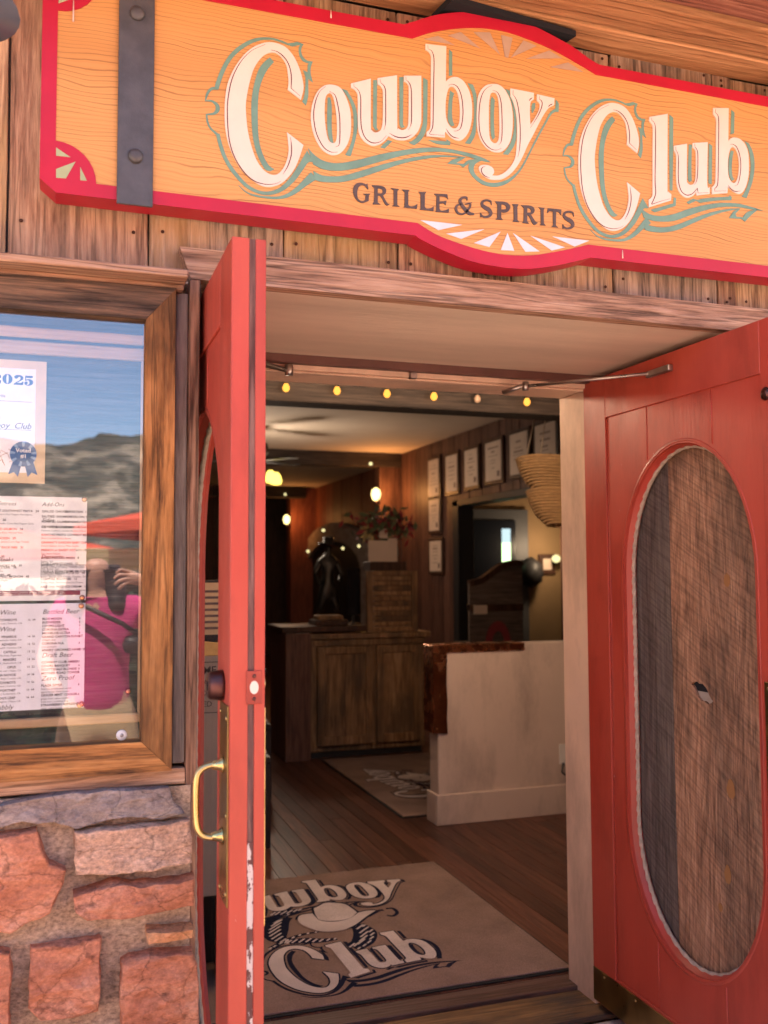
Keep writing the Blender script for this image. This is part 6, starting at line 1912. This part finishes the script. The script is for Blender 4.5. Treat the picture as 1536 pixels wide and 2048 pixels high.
M['skin'] = plain('skin', (0.52, 0.27, 0.19), 0.5)
M['pink'] = plain('pink_cotton', (0.46, 0.035, 0.15), 0.85)
M['khaki'] = plain('khaki_cotton', (0.42, 0.29, 0.17), 0.85)
M['hair'] = plain('dark_brown_hair', (0.022, 0.014, 0.012), 0.5)
PX, PY = 0.20, -2.92
per = empty('person', (PX, PY, -0.15), 'person in pink top and khaki shorts with raised hand, reflected in the glass', 'person')
bv = [(PX, PY, 0.80), (PX, PY, 1.0), (PX, PY, 1.20), (PX - 0.01, PY, 1.36), (PX - 0.02, PY + 0.02, 1.43), (PX - 0.02, PY + 0.03, 1.53),
      (PX + 0.17, PY, 1.275), (PX + 0.33, PY - 0.02, 1.10), (PX + 0.40, PY + 0.10, 1.27), (PX + 0.235, PY + 0.20, 1.395), (PX + 0.155, PY + 0.235, 1.425),
      (PX - 0.17, PY, 1.275), (PX - 0.26, PY, 1.03), (PX - 0.22, PY + 0.16, 0.92), (PX - 0.19, PY + 0.24, 0.90),
      (PX + 0.10, PY, 0.70), (PX + 0.11, PY + 0.01, 0.32), (PX + 0.11, PY - 0.02, -0.08), (PX + 0.115, PY + 0.12, -0.12),
      (PX - 0.10, PY, 0.70), (PX - 0.11, PY + 0.01, 0.32), (PX - 0.11, PY - 0.02, -0.08), (PX - 0.115, PY + 0.12, -0.12)]
be = [(0, 1), (1, 2), (2, 3), (3, 4), (4, 5), (2, 6), (6, 7), (7, 8), (8, 9), (9, 10), (2, 11), (11, 12), (12, 13), (13, 14), (0, 15), (15, 16), (16, 17), (17, 18), (0, 19), (19, 20), (20, 21), (21, 22)]
br = [0.13, 0.11, 0.12, 0.05, 0.07, 0.07, 0.06, 0.045, 0.038, 0.028, 0.036, 0.06, 0.045, 0.036, 0.03, 0.085, 0.058, 0.04, 0.035, 0.085, 0.058, 0.04, 0.035]
# five fingers from the raised hand
hx, hy, hz = PX + 0.155, PY + 0.235, 1.425
for k, (dy_, dz_, ln, up_) in enumerate(((0.000, 0.028, 0.075, 0.012), (0.012, 0.012, 0.085, 0.004), (0.016, -0.004, 0.08, -0.008), (0.012, -0.020, 0.062, -0.016), (-0.02, 0.0, 0.05, -0.035))):
    i0 = len(bv)
    bv += [(hx - 0.03, hy + dy_, hz + dz_), (hx - 0.03 - ln * 0.55, hy + dy_ + 0.01, hz + dz_ + up_), (hx - 0.03 - ln * 0.85, hy + dy_ + 0.005, hz + dz_ + up_ - 0.022)]
    br += [0.0095, 0.0085, 0.007]
    be += [(10, i0), (i0, i0 + 1), (i0 + 1, i0 + 2)]
skin('body', bv, be, br, M['skin'], per, 0, 2)
tv_ = [(PX, PY, 0.70), (PX, PY, 1.02), (PX, PY, 1.22), (PX, PY, 1.325), (PX + 0.175, PY, 1.27), (PX + 0.26, PY - 0.01, 1.17), (PX - 0.175, PY, 1.27), (PX - 0.225, PY, 1.15)]
skin('pink_top', tv_, [(0, 1), (1, 2), (2, 3), (2, 4), (4, 5), (2, 6), (6, 7)], [(0.17, 0.125), (0.155, 0.12), (0.175, 0.13), 0.075, 0.075, 0.07, 0.075, 0.07], M['pink'], per, 0, 2)
kv_ = [(PX, PY, 0.93), (PX, PY, 0.76), (PX + 0.105, PY, 0.66), (PX + 0.11, PY, 0.42), (PX - 0.105, PY, 0.66), (PX - 0.11, PY, 0.42)]
skin('khaki_shorts', kv_, [(0, 1), (1, 2), (2, 3), (1, 4), (4, 5)], [(0.15, 0.115), (0.19, 0.145), 0.115, 0.105, 0.115, 0.105], M['khaki'], per, 0, 2)
hv_ = [(PX - 0.02, PY - 0.01, 1.54), (PX - 0.02, PY - 0.04, 1.46), (PX - 0.02, PY - 0.06, 1.34), (PX - 0.02, PY - 0.07, 1.2), (PX + 0.055, PY + 0.0, 1.46), (PX + 0.075, PY + 0.02, 1.36), (PX + 0.08, PY + 0.08, 1.25), (PX - 0.095, PY, 1.46), (PX - 0.115, PY + 0.02, 1.36), (PX - 0.12, PY + 0.08, 1.25)]
skin('hair', hv_, [(0, 1), (1, 2), (2, 3), (0, 4), (4, 5), (5, 6), (0, 7), (7, 8), (8, 9)], [0.115, 0.12, 0.10, 0.07, 0.075, 0.06, 0.045, 0.075, 0.06, 0.045], M['hair'], per, 0, 2)
bag = empty('shoulder_bag', (PX + 0.13, PY + 0.16, 0.98), 'dark shoulder bag worn across the pink top', 'bag')
skin('bag_body', [(PX + 0.10, PY + 0.17, 1.10), (PX + 0.22, PY + 0.15, 1.09)], [(0, 1)], [(0.05, 0.05), (0.05, 0.05)], M['hair'], bag, 0, 2)
tube('strap', [(PX + 0.24, PY + 0.15, 1.10), (PX + 0.1, PY + 0.16, 1.2), (PX - 0.1, PY + 0.13, 1.30), (PX - 0.15, PY + 0.02, 1.345)], 0.012, M['hair'], bag, 8)

# adobe buildings added out of view across the plaza (they throw light back at the shaded front)
M['adobe'] = paint('pink_adobe_stucco', (0.62, 0.43, 0.32), 0.9, 0.08, 0.3, scale=1.5)
for (x0, x1, lb) in ((-22.0, -3.2, 'added pink adobe building bouncing light at the front, left of the parasols'), (7.0, 24.0, 'added pink adobe building bouncing light at the front, right of the parasols')):
    ab = empty('bounce_building', ((x0 + x1) / 2, -14.0, -0.15), lb, 'building', 'added bounce buildings across the plaza')
    box('wall', x0, x1, -20.0, -12.5, -0.15, 6.4, M['adobe'], ab, bev=0.08)
    xx = x0 + 1.5
    while xx < x1 - 2.0:
        w_ = box('window', xx, xx + 1.2, -12.52, -12.45, 1.0, 2.4, M['slate'], ab, bev=0.02)
        box('sill', xx - 0.1, xx + 1.3, -12.48, -12.36, 0.9, 0.995, M['adobe'], w_, bev=0.02)
        box('window', xx, xx + 1.2, -12.52, -12.45, 4.0, 5.2, M['slate'], ab, bev=0.02)
        tube('roof_beam', [(xx + 1.9, -12.6, 3.3), (xx + 1.9, -12.05, 3.3)], 0.11, M['trim'], ab, 10)
        xx += 3.6
    box('door', x0 + 3.6, x0 + 4.6, -12.53, -12.44, -0.15, 2.1, M['trimv'], ab, bev=0.02)
